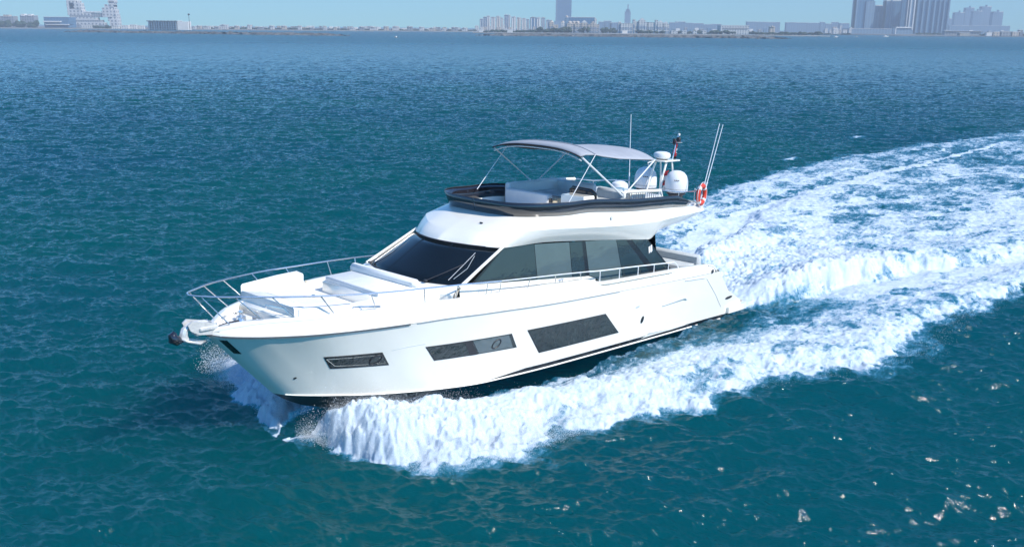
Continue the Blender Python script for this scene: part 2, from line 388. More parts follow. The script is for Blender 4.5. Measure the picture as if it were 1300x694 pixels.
    L(fc.outputs[2], fo.inputs['Base Color']); fo.inputs['Roughness'].default_value = .8
    fo.inputs['Specular IOR Level'].default_value = .2
    fb = N('ShaderNodeBump'); fb.inputs['Strength'].default_value = .6; fb.inputs['Distance'].default_value = .03
    L(noise(5, 8, .72, mp.outputs[0], .6), fb.inputs['Height']); L(fb.outputs[0], fo.inputs['Normal'])
    return m
SEA = build_sea(); SEA.data.materials.append(sea_mat())

# spray: airborne droplets over the bow wave and the stern wash
def build_spray():
    n = 150000
    pts = []; rad = []
    def local(u, v): c, s = math.cos(YAW), math.sin(YAW); return BX+u*c-v*s, BY+u*s+v*c
    def batch(n, u, v, up, smin, smax):
        x, y = local(u, v); h, F = sea(x, y, np.hypot(x, y)); z = h+up
        hb = np.where(u > 8.3, 0, hullb(u)); ok = (np.abs(v) > hb+.03+.2*np.clip(z-.9, 0, 1)) & (z > -.1)
        pts.append(np.stack([x, y, z], -1)[ok]); rad.append((smin+(smax-smin)*rng.random(n)**3)[ok]*.34)
    # outer lip of the bow wave, both sides
    for sg in (1, -1):
        n1 = 60000 if sg > 0 else 20000
        u = rng.uniform(-3, 7.9, n1); u = 7.9-(7.9-u)*rng.uniform(.3, 1, n1)
        oo = (outer_p if sg > 0 else outer_s)(u); v = hullb(u)+(oo-hullb(u))*np.clip(rng.beta(5, 1.7, n1)*1.06, 0, 1.2)+rng.normal(0, .09, n1)
        batch(n1, u, sg*v, rng.exponential(.09, n1)*np.interp(u, [-3, 3, 7], [.4, 1, 1.6]), .005, .014)
        n2 = 25000                     # sheet thrown up near the stem
        u = 7.9-rng.beta(1.2, 2.6, n2)*4.5; t = rng.beta(1.3, 2.0, n2)
        v = hullb(u)+(np.maximum(outer_p(u), hullb(u)+.4)-hullb(u))*t+rng.normal(0, .06, n2)
        batch(n2, u, sg*v, rng.exponential(.13, n2), .005, .014)
    for sg, n5 in ((-1, 42000), (1, 4000)):      # the thrown curtain beside the stem
        u = 7.95-rng.gamma(2.2, .42, n5); t = rng.random(n5)**.8; reach = 6.0 if sg < 0 else 1.6
        v = hullb(np.minimum(u, 8))+t*reach; u2 = u-t*.7*(1 if sg < 0 else .3)
        x, y = local(u2, sg*v); zt = (.75+1.2*t-1.6*t*t)*rng.beta(1.1, 2.8, n5)*1.7; u2 = u2+rng.normal(0, .12, n5); v = v+rng.normal(0, .15, n5)
        hb = np.where(u2 > 8.2, 0, hullb(u2)); ok = (v > hb+.03+.3*np.clip(zt-.9, 0, 1))
        clump = samp(T4, 12., u2*1.5+zt, v*1.5+zt*.7) > rng.normal(.1, .3, n5); ok &= clump
        pts.append(np.stack([x, y, zt], -1)[ok]); rad.append((.0025+.006*rng.random(n5)**3)[ok])
    n3 = 50000
    u = -10.6-rng.gamma(2, 3.2, n3); v = wash_w(u)*rng.uniform(-1.05, 1.05, n3)
    batch(n3, u, v, rng.exponential(.10, n3), .008, .02)
    n4 = 5000
    u = rng.uniform(-22, -3, n4); v = (outer_p(u)+rng.normal(0, .25, n4))
    batch(n4, u, v, rng.exponential(.06, n4), .006, .016)
    P = np.concatenate(pts); r = np.concatenate(rad)[:, None]
    k = len(P)
    o = np.array([[1, 1, 1], [-1, -1, 1], [-1, 1, -1], [1, -1, -1]])*1.0
    V = (P[:, None, :]+o[None]*r[:, None]).reshape(-1, 3)
    f = np.array([[0, 1, 2], [0, 3, 1], [0, 2, 3], [1, 3, 2]])
    F = (f[None]+np.arange(k)[:, None, None]*4).reshape(-1, 3)
    me = bpy.data.meshes.new('spray'); me.vertices.add(len(V)); me.vertices.foreach_set('co', V.astype(np.float32).ravel())
    me.loops.add(F.size); me.loops.foreach_set('vertex_index', F.astype(np.int32).ravel())
    me.polygons.add(len(F)); me.polygons.foreach_set('loop_start', (np.arange(len(F))*3).astype(np.int32))
    me.update(calc_edges=True)
    ob = bpy.data.objects.new('spray', me); COL.objects.link(ob)
    sm_ = mat('spray_drops', (.94, .96, .99), .6, noise=(2, .05)); q = sm_.node_tree; tr_ = q.nodes.new('ShaderNodeBsdfTranslucent'); tr_.inputs[0].default_value = (.94, .97, 1., 1)
    mx_ = q.nodes.new('ShaderNodeMixShader'); mx_.inputs[0].default_value = .25; q.links.new(q.nodes['Principled BSDF'].outputs[0], mx_.inputs[1]); q.links.new(tr_.outputs[0], mx_.inputs[2]); q.links.new(mx_.outputs[0], q.nodes['Material Output'].inputs[0])
    me.materials.append(sm_)
    tag(ob, 'fine white droplets thrown up along the bow wave and stern wash', 'spray', kind='stuff')
build_spray()

# ------------------------------------------------------------------ the yacht
Y = empty('motor_yacht', (BX, BY, BZ), (HEEL, -TRIM, YAW))
tag(Y, 'large white flybridge motor yacht with dark glass speeding across the water', 'motor yacht')
B = herm([(9.95, 0), (9.87, .22), (9.7, .42), (9.4, .68), (9, .95), (8, 1.45), (7, 1.78), (6, 2.03), (5, 2.2), (3, 2.4), (0, 2.5), (-5, 2.5), (-10.4, 2.32)])
BC = herm([(8.27, 0), (8.1, .25), (7.8, .48), (7.3, .75), (6.29, 1.2), (5.66, 1.42), (4.5, 1.75), (2.83, 2.0), (.4, 2.17), (-2, 2.22), (-5, 2.25), (-7.9, 2.2), (-10.4, 2.15)])
ZR = herm([(9.95, 2.40), (8, 2.36), (5, 2.36), (3.2, 2.30), (1, 2.2), (-1.8, 2.11), (-5.2, 2.02), (-10.4, 1.9)])
ZC = herm([(8.27, .62), (6.29, .44), (5, .35), (2.83, .23), (-2, .19), (-5, .16), (-8, .10), (-10.4, .02)])
ZB = herm([(9.95, 2.50), (9.6, 2.64), (9, 2.75), (7.9, 2.78), (5.6, 2.80), (3.7, 2.77), (.8, 2.70), (-.5, 2.66), (-.95, 2.60), (-1.5, 2.47), (-2, 2.44), (-5, 2.36), (-6, 2.33), (-7.4, 2.24), (-8.2, 2.1)])
ZD = herm([(9.95, 2.44), (9.3, 2.55), (7, 2.62), (4, 2.60), (2.6, 2.5), (.5, 2.35), (-1.6, 2.0), (-5.2, 1.85), (-7.4, 1.75)])
def hull_y(x, z):
    t = np.clip((z-ZC(x))/(ZR(x)-ZC(x)), 0, 1); xs = 8.27+1.68*t
    pw = 1.25+.5*ss(3, 8, x)
    return (1-t**pw)*BC(x-(xs-8.27))+t**pw*B(x+(9.95-xs))
def xend(z): return np.interp(z, [.0, .59, 1.13, 2.17, 2.6], [-10.05, -9.93, -8.87, -7.72, -7.5])
def topside(zlo, zhi, nx, nz, off=0., x0=None, x1=None):
    """hull skin between two height functions of x, from stem (or x1) to transom (or x0)"""
    P = []
    for t in np.linspace(0, 1, nz):
        row = []
        for s in np.linspace(0, 1, nx):
            q = 1-(1-s)**1.6 if x1 is None else s
            # iterate to honour the raked ends
            x = 0.
            for _ in range(4):
                z = zlo(x)+(zhi(x)-zlo(x))*t
                a = xend(z) if x0 is None else x0
                tt = np.clip((z-ZC(x))/(ZR(x)-ZC(x)), 0, 1)
                b = (8.27+1.68*tt) if x1 is None else x1
                x = a+(b-a)*q
            z = zlo(x)+(zhi(x)-zlo(x))*t
            row.append((x, float(hull_y(x, z))+off, z))
        P.append(row)
    return P
lo = lambda x: float(ZC(x))+np.interp(x, [1.5, 3.3], [.15, 0.]); hi = lambda x: float(ZR(x))
m = MB().grid(topside(lo, hi, 150, 22)); m.mirror()
hull = m.build('hull', M['gel'], Y)
m = MB().grid(topside(lambda x: float(ZC(x))+.001+np.interp(x, [1.5, 3.3], [.03, 0.]), lambda x: float(ZC(x))+np.interp(x, [1.5, 3.3], [.15, 0.001]), 90, 3, x1=3.3)); m.mirror()
m.build('boot_stripe', M['black'], hull)
m = MB().grid(topside(lambda x: float(ZC(x)), lambda x: float(ZC(x))+np.interp(x, [1.5, 3.3], [.031, 0.001]), 90, 3, x1=3.3)); m.mirror()
m.build('pinstripe', M['gel'], hull)
# bottom
ZK = herm([(8.27, .62), (7.9, .36), (7.3, .06), (6, -.3), (4, -.55), (0, -.65), (-10.4, -.6)])
P = []
for t in np.linspace(0, 1, 6):
    P.append([(x, float(BC(x))*(1-t), float(ZC(x))*(1-t)+float(ZK(x))*t+.08*math.sin(math.pi*t)*0) for x in 8.27-(1-np.linspace(1, 0, 90)**1.4)*18.3])
m = MB().grid(P); m.mirror(); m.build('hull_bottom', M['anti'], hull)
# spray rail at the chine
pts = [(x, float(hull_y(x, ZC(x)+.0))+.012, float(ZC(x))+.01) for x in np.linspace(8.1, -10, 80)]
m = MB().grid([[(x, y-.03, z+.035) for x, y, z in pts], [(x, y+.035, z) for x, y, z in pts], [(x, y-.03, z-.03) for x, y, z in pts]]); m.mirror()
m.build('spray_rail', M['gel'], hull)
# transom
P = [[(float(xend(z)), y, z) for y in np.linspace(-1, 1, 12)*float(hull_y(xend(z), z))] for z in np.linspace(.03, 2.0, 16)]
P2 = [[(-10.02, float(BC(-10))*s, .02+(-.62)*(1-abs(s))) for s in np.linspace(-1, 1, 12)], P[0]]
m = MB().grid(P); m.grid(P2); m.build('transom', M['gel'], Y)
# rub rail, dark line under the white bulwark
pts = [(x, float(B(x))+.012, float(ZR(x))) for x in 9.955-(1-np.linspace(1, 0, 140)**1.8)*17.5]
def strip(pts, w, h, name, mt, parent):
    m = MB(); m.grid([[(x, y-.02, z+h) for x, y, z in pts], [(x, y+w, z+h) for x, y, z in pts], [(x, y+w, z-h) for x, y, z in pts], [(x, y-.02, z-h) for x, y, z in pts]]); m.mirror()
    return m.build(name, mt, parent, smooth=True)
dark_line = mat('rub_line', (.10, .11, .12), .3, noise=(5, .2))
strip([p for p in pts if p[0] > 5.5], .014, .020, 'rub_rail', dark_line, hull)
soft_line = mat('rub_line_soft', (.30, .32, .33), .3, noise=(5, .2))
strip([p for p in pts if p[0] <= 5.6 and p[0] > -2.2], .007, .010, 'rub_rail', soft_line, hull)
# bulwark, outside - cap - inside
xs_ = 9.95-(1-np.linspace(1, 0, 170)**1.7)*17.6
def bul(x, k):
    b, zr, zb = float(B(x)), float(ZR(x)), float(ZB(x))
    ind = .13*float(ss(-1.25, -1.7, x)*ss(-5.35, -5.05, x))
    inw = .12*min(1, b/.5); thin = min(1, b/.4)
    T = {0: (b, zr+.012), 1: (b-.010*thin, zr+.06), 2: (b-inw*.55-ind, zr+(zb-zr)*.55), 3: (b-inw-ind, zb-.075),
         4: (b-inw-ind, zb-.07), 5: (b-inw+.01, zb-.065), 6: (b-inw, zb-.02), 7: (b-inw-.03*thin, zb), 8: (b-inw-.19*thin, zb), 9: (b-inw-.22*thin, zb-.02), 10: (b-inw-.23*thin, float(ZD(x))-.05)}
    y, z = T[k]; return (x, max(0, y), z)
m = MB().grid([[bul(x, k) for x in xs_] for k in range(11)]); m.mirror()
bulw = m.build('bulwark', M['gel'], Y)
# dark slot below the cap
m = MB(); X_ = np.linspace(-1.75, -5.1, 30)
m.grid([[(x, float(B(x))-.12-.13+.012, float(ZB(x))-.075) for x in X_], [(x, float(B(x))-.12-.13+.02, float(ZB(x))-.145) for x in X_]]); m.mirror()
m.build('scupper_slot', M['black'], bulw)
# stern quarter and its cap (aft bulwark closing down to the platform)
m = MB()
Q = []
for z in np.linspace(2.0, .55, 10):
    xe = float(xend(z)); b = float(hull_y(xe, z))
    Q.append([(xe, b, z), (xe-.05, b-.04, z), (xe-.06, b-.30, z), (xe+.2, b-.36, z)])
m.grid(Q); m.build('stern_quarter', M['gel'], Y); m = MB().grid([[(x, -y, z) for x, y, z in q] for q in Q]); m.build('stern_quarter', M['gel'], Y)
for sg in (1, -1):
    m = MB().grid([[(-7.3, sg*2.36, 2.26), (-7.3, sg*2.1, 2.26)], [(-7.62, sg*2.35, 2.2), (-7.62, sg*2.08, 2.2)], [(-7.82, sg*2.36, 2.05), (-7.82, sg*2.05, 2.05)], [(-7.95, sg*2.37, 1.9), (-7.95, sg*2.05, 1.9)]])
    m.build('quarter_cap', M['gel'], Y, solid=.05)
# swim platform
m = MB(); pl = [(-9.0, 2.3), (-9.9, 2.3), (-10.3, 2.22), (-10.42, 1.95), (-10.45, 0)]
up = crom([(x, y, 0) for x, y in pl], 5); pl = [(p.x, p.y) for p in up]
ring = pl+[(x, -y) for x, y in pl[::-1][1:]]
m.poly([(x, y, .46) for x, y in ring], (0, 0, -.22)); m.build('swim_platform', M['gel'], Y, smooth=False)
m = MB(); m.poly([(x*.995-.02, y*.93, .463) for x, y in ring], (0, 0, .012)); m.build('teak_pad', mat('platform_teak', (.42, .36, .28), .7, noise=(6, .2)), Y, smooth=False)
# deck
Xd = 9.6-(1-np.linspace(1, 0, 70)**1.3)*17.2
m = MB().grid([[(x, (float(B(x))-.2*min(1, float(B(x))/.4))*s, float(ZD(x))) for s in np.linspace(-1, 1, 9)] for x in Xd if x > -7.5])
m.build('deck', M['deck'], Y)
# hull windows: frame + glass laid on the hull skin
def on_hull(pts, off):
    return [(x, float(hull_y(x, z))+off, z) for x, z in pts]
def quad_patch(c, off, n=16, k=5):       # c: four corners (x,z): top-fwd, top-aft, bottom-aft, bottom-fwd
    P = []
    for j in np.linspace(0, 1, k):
        P.append(on_hull([((c[0][0]*(1-i)+c[1][0]*i)*(1-j)+(c[3][0]*(1-i)+c[2][0]*i)*j, (c[0][1]*(1-i)+c[1][1]*i)*(1-j)+(c[3][1]*(1-i)+c[2][1]*i)*j) for i in np.linspace(0, 1, n)], off))
    return P
def shrink(c, d):
    cx = sum(p[0] for p in c)/4; cz = sum(p[1] for p in c)/4
    return [(x+math.copysign(d*1.25, cx-x), z+math.copysign(d, cz-z)) for x, z in c]
#HULLWIN
WIN = [[(7.62, 1.70), (6.23, 1.66), (5.96, 1.26), (7.37, 1.33)],
       [(5.08, 1.64), (2.27, 1.55), (1.98, 1.09), (4.73, 1.19)],
       [(1.69, 1.55), (-1.69, 1.47), (-2.55, .70), (1.05, .74)]]
for i, c in enumerate(WIN):
    for sg in (1, -1):
        def put(P, name, mt, par, solid=0):
            mm = MB().grid([[(x, sg*y, z) for x, y, z in r] for r in P]); return mm.build(name, mt, par, solid=solid)
        rec = put(quad_patch(shrink(c, -.07), .004), 'window', M['gel'], hull)
        mm = MB(); oc = shrink(c, -.075); loop = []
        for a in range(4):
            p, q = oc[a], oc[(a+1) % 4]
            for t in np.linspace(0, 1, 12)[:-1]: loop.append((p[0]+(q[0]-p[0])*t, p[1]+(q[1]-p[1])*t))
        L3 = [(x, sg*y, z) for x, y, z in on_hull(loop+[loop[0]], .0)]
        mm.tube(L3, .012, 6, cap=False); mm.build('frame', M['gel'], rec)
        put(quad_patch(c, .008), 'gasket', M['rubber'], rec)
        put(quad_patch(shrink(c, .025), .012), 'pane', M['hglass'], rec)
        if i == 1:
            put(quad_patch([(3.62, 1.575), (2.38, 1.53), (2.14, 1.12), (3.34, 1.165)], .015), 'pane', M['curtain'], rec)
            put(quad_patch([(3.9, 1.60), (3.66, 1.59), (3.38, 1.14), (3.62, 1.15)], .016), 'mullion', M['rubber'], rec)
        if i < 2:
            cx, cz = (6.35, 1.47) if i == 0 else (2.78, 1.34)
            ringp = [(cx+.13*math.cos(a)-.05*math.sin(a), cz+.125*math.sin(a)) for a in np.linspace(0, 2*math.pi, 24)]
            mm = MB().tube([(x, sg*y, z) for x, y, z in on_hull(ringp, .018)], .018, 6, cap=False); mm.build('porthole_ring', M['rubber'], rec)
# small hull fittings, port and starboard
def oval(x, z, rx, rz, name, mt, sg, off=.015):
    mm = MB(); ringp = [(x+rx*math.cos(a)-.25*rx*math.sin(a), z+rz*math.sin(a)) for a in np.linspace(0, 2*math.pi, 20)[:-1]]
    Pc = [(a, sg*b, c) for a, b, c in on_hull(ringp, off)]
    mm.poly(Pc, (0, -sg*.02, 0)); return mm.build(name, mt, hull, smooth=False)
for sg in (1, -1):
    oval(-3.68, .93, .07, .12, 'porthole', M['black'], sg)
    oval(-3.3, 1.42, .10, .035, 'vent', M['cush_grey'], sg, .01)
    oval(6.3 if sg > 0 else 6.3, .0, .0, .0, 'drain', M['rubber'], sg) if False else None
    oval(8.05, 1.12, .03, .03, 'drain', M['rubber'], sg, .01)
    oval(-7.45, 2.02, .07, .07, 'fairlead', M['black'], sg, .02)
    oval(-9.0, .83, .22, .05, 'vent', M['rubber'], sg, .02)
    mm = MB().tube([(x, sg*y, z) for x, y, z in on_hull([(-4.7, 1.23), (-5.4, 1.27), (-5.9, 1.31), (-6.1, 1.22)], .012)], [.018, .03, .045, .02], 6); mm.build('side_crease', M['cush_grey'], hull)
    mm = MB().tube([(x, sg*y, z) for x, y, z in on_hull([(-5.75, 1.93), (-7.0, 1.85)], .01)], .013, 6); mm.build('grab_line', M['cush_grey'], hull)
    mm = MB().tube([(x, sg*y, z) for x, y, z in on_hull([(-7.15, 1.80), (-8.0, 1.1), (-8.55, .55)], .004)], .006, 6); mm.build('door_seam', M['cush_grey'], hull)
    mm = MB().tube([(x, sg*y, z) for x, y, z in on_hull([(6.0, 1.68), (5.6, 1.72), (5.1, 1.73)], .003)], .006, 6); mm.build('hull_crease', M['cush_grey'], hull)
    mm = MB().grid([[(x, sg*y, z) for x, y, z in on_hull([(-4.2, .40), (-5.4, .33), (-6.2, .30)], .04)], [(x, sg*y, z) for x, y, z in on_hull([(-3.8, .42), (-5.4, .42), (-6.4, .38)], .0)]])
    mm.grid([[(x, sg*y, z) for x, y, z in on_hull([(-4.2, .40), (-5.4, .33), (-6.2, .30)], .04)], [(x, sg*y, z) for x, y, z in on_hull([(-3.8, .26), (-5.4, .26), (-6.6, .26)], .0)]]); mm.build('trim_wedge', M['gel'], hull)
# black anchor pocket on the stem
mm = MB()
Pk = []
for z in np.linspace(2.30, 1.90, 8):
    xs = 8.27+1.68*(z-.62)/1.78
    Pk.append([(xs-.02-.15*j-.03, (float(hull_y(xs-.02-.15*j-.03, z)) if j > 0 else .04)+.012, z) for j in np.linspace(0, 1, 5)])
mm.grid(Pk); mm.mirror(); mm.build('anchor_pocket', M['black'], hull)

# bow roller and anchor
mm = MB()
for yy in (-.13, .13):
    mm.poly([(9.75, yy-.02, 2.68), (10.36, yy-.02, 2.82), (10.46, yy-.02, 2.74), (10.40, yy-.02, 2.60), (10.3, yy-.02, 2.54), (10.2, yy-.02, 2.48), (9.8, yy-.02, 2.42)], (0, .04, 0))
mm.box(9.7, 10.25, -.13, .13, 2.46, 2.53, .01); mm.box(9.75, 10.2, -.2, .2, 2.56, 2.64, .015)
mm.build('bow_roller', M['anchor'], Y, smooth=False)
an = MB()
an.tube([(9.918, 0, 2.720), (10.205, 0, 2.736), (10.369, 0, 2.704), (10.476, 0, 2.608), (10.508, 0, 2.480), (10.459, 0, 2.368)], [.05, .055, .065, .085, .10, .09], 8)
anc = an.build('anchor', M['anchor'], Y)
fl = MB()
for sg in (1, -1):
    fl.add([(10.672, 0, 2.464), (10.508, sg*.17, 2.368), (10.205, sg*.20, 2.264), (9.959, 0, 2.224), (10.369, 0, 2.272)], [(0, 1, 4), (1, 2, 4), (2, 3, 4)])
fl.build('fluke', M['anchor'], anc, solid=.05)
fl = MB().tube([(10.541, 0, 2.400), (10.656, 0, 2.400), (10.738, 0, 2.448), (10.754, 0, 2.544), (10.705, 0, 2.608)], [.07, .12, .13, .10, .04], 10); fl.build('anchor_tip', M['band'], anc)
# windlass, chain and cleats on the foredeck
def deckz(x): return float(ZD(x))
mm = MB()
mm.lathe([(0, .22), (.06, .22), (.07, .17), (.05, .12), (.11, .1), (.12, .02), (.13, 0)], (9.0, -.12, deckz(9.)), 14); wl = mm.build('windlass', M['steel'], Y)
mm = MB(); mm.lathe([(0, .12), (.05, .12), (.05, .05), (.09, .03), (.09, 0)], (8.85, .22, deckz(8.85)), 12); mm.build('capstan', M['steel'], wl)
mm = MB()
for k in range(16):
    x = 9.1+k*.045; mm.tube([(x, -.06-.02*(k % 2), deckz(x)+.03), (x+.05, -.04+.02*(k % 2), deckz(x)+.035)], .016, 5)
mm.build('anchor_chain', M['rubber'], wl)
def cleat(x, y, z, rz=0, par=None):
    mm = MB(); c, s = math.cos(rz), math.sin(rz)
    f = lambda a, b, d: (x+a*c-b*s, y+a*s+b*c, z+d)
    mm.tube([f(-.14, 0, .07), f(-.06, 0, .085), f(.06, 0, .085), f(.14, 0, .07)], [.012, .02, .02, .012], 6)
    mm.tube([f(-.05, 0, 0), f(-.05, 0, .08)], .018, 6); mm.tube([f(.05, 0, 0), f(.05, 0, .08)], .018, 6)
    return mm.build('cleat', M['steel'], par or Y)
for sg in (1, -1):
    cleat(8.75, sg*.62, deckz(8.75)); cleat(9.3, sg*.4, deckz(9.3), sg*-.5)
    cleat(.3, sg*(float(B(.3))-.22), float(ZB(.3)))
mm = MB()
for k in range(3): mm.box(9.25-.3*k, 9.05-.3*k, .30, .48, deckz(9), deckz(9)+.03, .01)
mm.build('deck_hatch', M['rubber'], Y)

# bow lounge: U shaped sofa opening aft
def boxp(name, mt, dims, b=.05, par=Y):
    mm = MB()
    for d in dims: mm.box(*d, b)
    return mm.build(name, mt, par)
sofa = boxp('bow_sofa', M['gel'], [(7.35, 8.15, -1.08, 1.08, 2.5, 2.85)], .06)
boxp('seat_cushion', M['cushion'], [(7.30, 7.95, -1.04, 1.02, 2.85, 2.96)], .04, sofa)
def wedge(name, mt, poly, z0, z1, par=Y, sl=None):      # plan polygon extruded, with optional top slope
    mm = MB(); n = len(poly)
    top = [(x, y, z1 if sl is None else z1+sl*(x-poly[0][0])) for x, y in poly]
    cxy = (sum(p[0] for p in poly)/n, sum(p[1] for p in poly)/n)
    ins = [(x+(cxy[0]-x)*.04, y+(cxy[1]-y)*.04, z) for x, y, z in top]
    low = [(x, y, z-.04) for x, y, z in top]; bot = [(x, y, z0) for x, y in poly]
    mm.add(bot+low+ins, [tuple(range(n))[::-1]]+[(i, (i+1) % n, n+(i+1) % n, n+i) for i in range(n)]+[(n+i, n+(i+1) % n, 2*n+(i+1) % n, 2*n+i) for i in range(n)]+[tuple(range(2*n, 3*n))])
    return mm.build(name, mt, par, sharp=60)
wedge('backrest', M['cushion'], [(8.42, -1.10), (8.05, -.85), (6.55, -1.20), (6.5, -1.55), (7.2, -1.45)], 2.6, 3.17, sofa, sl=-.005)
wedge('backrest', M['cushion'], [(8.42, -1.10), (8.35, 1.12), (8.08, 1.12), (8.05, -.9)], 2.6, 3.01, sofa)
wedge('backrest', M['cushion'], [(8.3, .95), (8.25, 1.16), (7.0, 1.52), (6.95, 1.25)], 2.6, 2.97, sofa)
boxp('seat_cushion', M['cushion'], [(6.7, 7.4, -1.2, -.55, 2.55, 2.93)], .05, sofa)
wedge('sofa_base', M['gel'], [(8.65, -.80), (8.62, .98), (8.2, 1.16), (8.2, -1.1)], 2.55, 2.78, sofa)
mm = MB(); mm.tube([(8.55, .25, 2.86), (8.6, .3, 2.95), (8.5, .95, 2.98), (8.45, 1.05, 2.88)], .018, 6); mm.build('grab_handle', M['steel'], sofa)
mm = MB(); mm.lathe([(.03, 0), (.035, .25), (.05, .3), (.05, .33), (0, .34)], (7.0, -.1, 2.55), 10); mm.build('table_post', M['steel'], Y)
mm = MB(); mm.lathe([(0, .06), (.04, .055), (.06, .02), (.05, 0)], (6.62, -.95, 2.98), 10); mm.build('deck_light', M['tan'], Y)
# sun pad ahead of the windscreen and its bolster
pad = wedge('sunpad_base', M['gel'], [(6.0, -1.15), (6.05, 1.35), (4.6, 1.6), (3.9, 1.75), (3.9, -1.75), (4.6, -1.5)], 2.5, 2.93)
sp_ = wedge('sunpad', M['cushion'], [(5.95, -1.08), (6.0, 1.22), (5.0, 1.40), (4.9, 1.40), (4.9, -1.25)], 2.93, 3.05, pad)
def seams(L, par):
    for a, b in L: MB().tube([a, b], .006, 5).build('seam', M['cush_grey'], par)
seams([((5.98, yy, 3.052), (5.05, yy, 3.052)) for yy in (-.25, .60)], sp_)
boxp('bolster', M['cushion'], [(4.78, 5.02, -1.32, 1.42, 3.0, 3.24)], .07, pad)
boxp('side_seat', M['cushion'], [(6.05, 6.9, .95, 1.45, 2.55, 2.84)], .05)

# deckhouse: cowl, windscreen, side glass, pillars
Wb = [(4.36-.50*abs(s)**2.2, 1.95*s, 3.0+.03*abs(s)) for s in np.linspace(-1, 1, 25)]
Wt = [(2.99-.76*abs(s)**2.0, 1.77*s, 3.86-.05*abs(s)**2) for s in np.linspace(-1, 1, 25)]
def lerp3(a, b, t, bow=0.):
    return tuple(a[i]*(1-t)+b[i]*t for i in range(3))
ws = MB().grid([[lerp3(a, b, t) for a, b in zip(Wb, Wt)] for t in np.linspace(0, 1, 7)])
wsc = ws.build('windscreen', M['glass'], Y, solid=.02)
for s_i in (8, 16):
    a, b = Wb[s_i], Wt[s_i]
    mm = MB().tube([lerp3(a, b, t) for t in np.linspace(.02, .98, 6)], .012, 6); mm.build('mullion', M['glass'], wsc)
mm = MB().tube(Wt, .022, 6); mm.build('top_gasket', M['rubber'], wsc)
mm = MB().tube(Wb, .015, 6); mm.build('bottom_gasket', M['rubber'], wsc)
# cowl below the windscreen
mm = MB().grid([Wb, [(x+.16, y*1.01, z-.05) for x, y, z in Wb], [(x+.32, y*1.02, 2.84) for x, y, z in Wb], [(x+.36, y*1.02, 2.5) for x, y, z in Wb]])
mm.build('cowl', M['gel'], Y)
def sy(z): return 1.98-.175*(z-2.6)
def sideP(pts, sg=1, off=0): return [(x, sg*(sy(z)+off), z) for x, z in pts]
low = [(3.9, 3.03), (3.53, 3.01), (1.0, 2.80), (-1.38, 2.60), (-1.62, 2.50), (-1.96, 2.28), (-5.8, 2.08)]
lowc = [(p.x, p.z) for p in crom([(x, 0, z) for x, z in low], 4)]
for sg in (1, -1):
    mm = MB().grid([sideP(lowc, sg), [(x, sg*2.0, float(ZD(x))-.1) for x, z in lowc]]); mm.build('house_side', M['gel'], Y)
# side glass as separate panes
top = herm([(3.0, 3.34), (2.22, 3.82), (-1.22, 3.64), (-4.37, 3.38), (-4.8, 3.2), (-5.2, 2.93), (-5.55, 2.55), (-5.78, 2.12)])
lowf = herm([(3.9, 3.04), (3.53, 3.01), (-1.38, 2.60), (-1.62, 2.50), (-1.96, 2.28), (-5.9, 2.07)])
def glass_strip(xa_top, xa_bot, xb_top, xb_bot, sg, off):
    P = []
    for j in np.linspace(0, 1, 8):
        row = []
        for i in np.linspace(0, 1, 30):
            xt = xa_top+(xb_top-xa_top)*i; xb = xa_bot+(xb_bot-xa_bot)*i
            zt = float(top(xt)); zb = float(lowf(xb)); x = xb+(xt-xb)*j; z = zb+(zt-zb)*j
            row.append((x, sg*(sy(z)+off), z))
        P.append(row)
    return MB().grid(P)
for sg in (1, -1):
    sgl = glass_strip(2.18, 3.50, -4.37, -5.78, sg, 0).build('saloon_window', M['black'], Y)
    for a, b, c, d, mt in ((2.12, 3.40, .95, .95, 'sglass'), (.93, .93, -.55, -.55, 'curtain'), (-.57, -.57, -1.12, -1.16, 'sglass'), (-1.28, -1.34, -2.75, -2.95, 'curtain'), (-2.77, -2.97, -3.22, -4.55, 'sglass'), (-3.52, -4.92, -4.30, -5.66, 'sglass')):
        glass_strip(a, b, c, d, sg, .006).build('pane', M[mt], sgl)
    # white windscreen pillar
    mm = MB().tube([(3.93, sg*1.955, 3.0), (3.05, sg*1.87, 3.44), (2.20, sg*1.80, 3.86)], [.05, .042, .04], 8); mm.build('pillar', M['gel'], Y)
    # pale emblem on the aft quarter glass
    z0 = 2.98; em = MB()
    for dx, w_ in ((0, .075), (-.10, .075)):
        em.poly([(-4.36+dx, sg*(sy(3.1)+.02), 3.13-dx*.35), (-4.36+dx-w_, sg*(sy(3.1)+.02), 3.16-dx*.35), (-4.36+dx-w_, sg*(sy(2.93)+.02), 2.98-dx*.2), (-4.36+dx, sg*(sy(2.93)+.02), 2.92-dx*.2)], (0, sg*.004, 0))
    em.build('emblem', M['fwhite'], sgl, smooth=False)
# wipers
def wiper(y0, y1, s0, name='wiper'):
    def P(t, s):
        k = (s+1)/2*24; i = int(min(23, k)); f = k-i
        a = lerp3(Wb[i], Wb[i+1], f); b = lerp3(Wt[i], Wt[i+1], f); p = lerp3(a, b, t); return (p[0]+.03, p[1], p[2]+.04)
    mm = MB().tube([P(.02, s0), P(.25, (s0+y0)/2), P(.5, (y0+y1)/2)], .012, 6); wp = mm.build(name, M['rubber'], wsc)
    mm = MB().tube([P(.08, y0), P(.5, (y0+y1)/2), P(.80, y1)], .007, 6); mm.build('blade', M['anchor'], wp)
    mm = MB().tube([P(.12, y0+.05), P(.4, (y0+y1)/2+.09), P(.72, y1+.03)], .006, 6); mm.build('blade_arm', M['cush_grey'], wp)
    mm = MB().lathe([(0, .05), (.05, .04), (.06, 0)], P(.0, s0), 10); mm.build('pivot', M['rubber'], wp)
wiper(.80, .78, .52); wiper(-.78, -.76, -.86); 
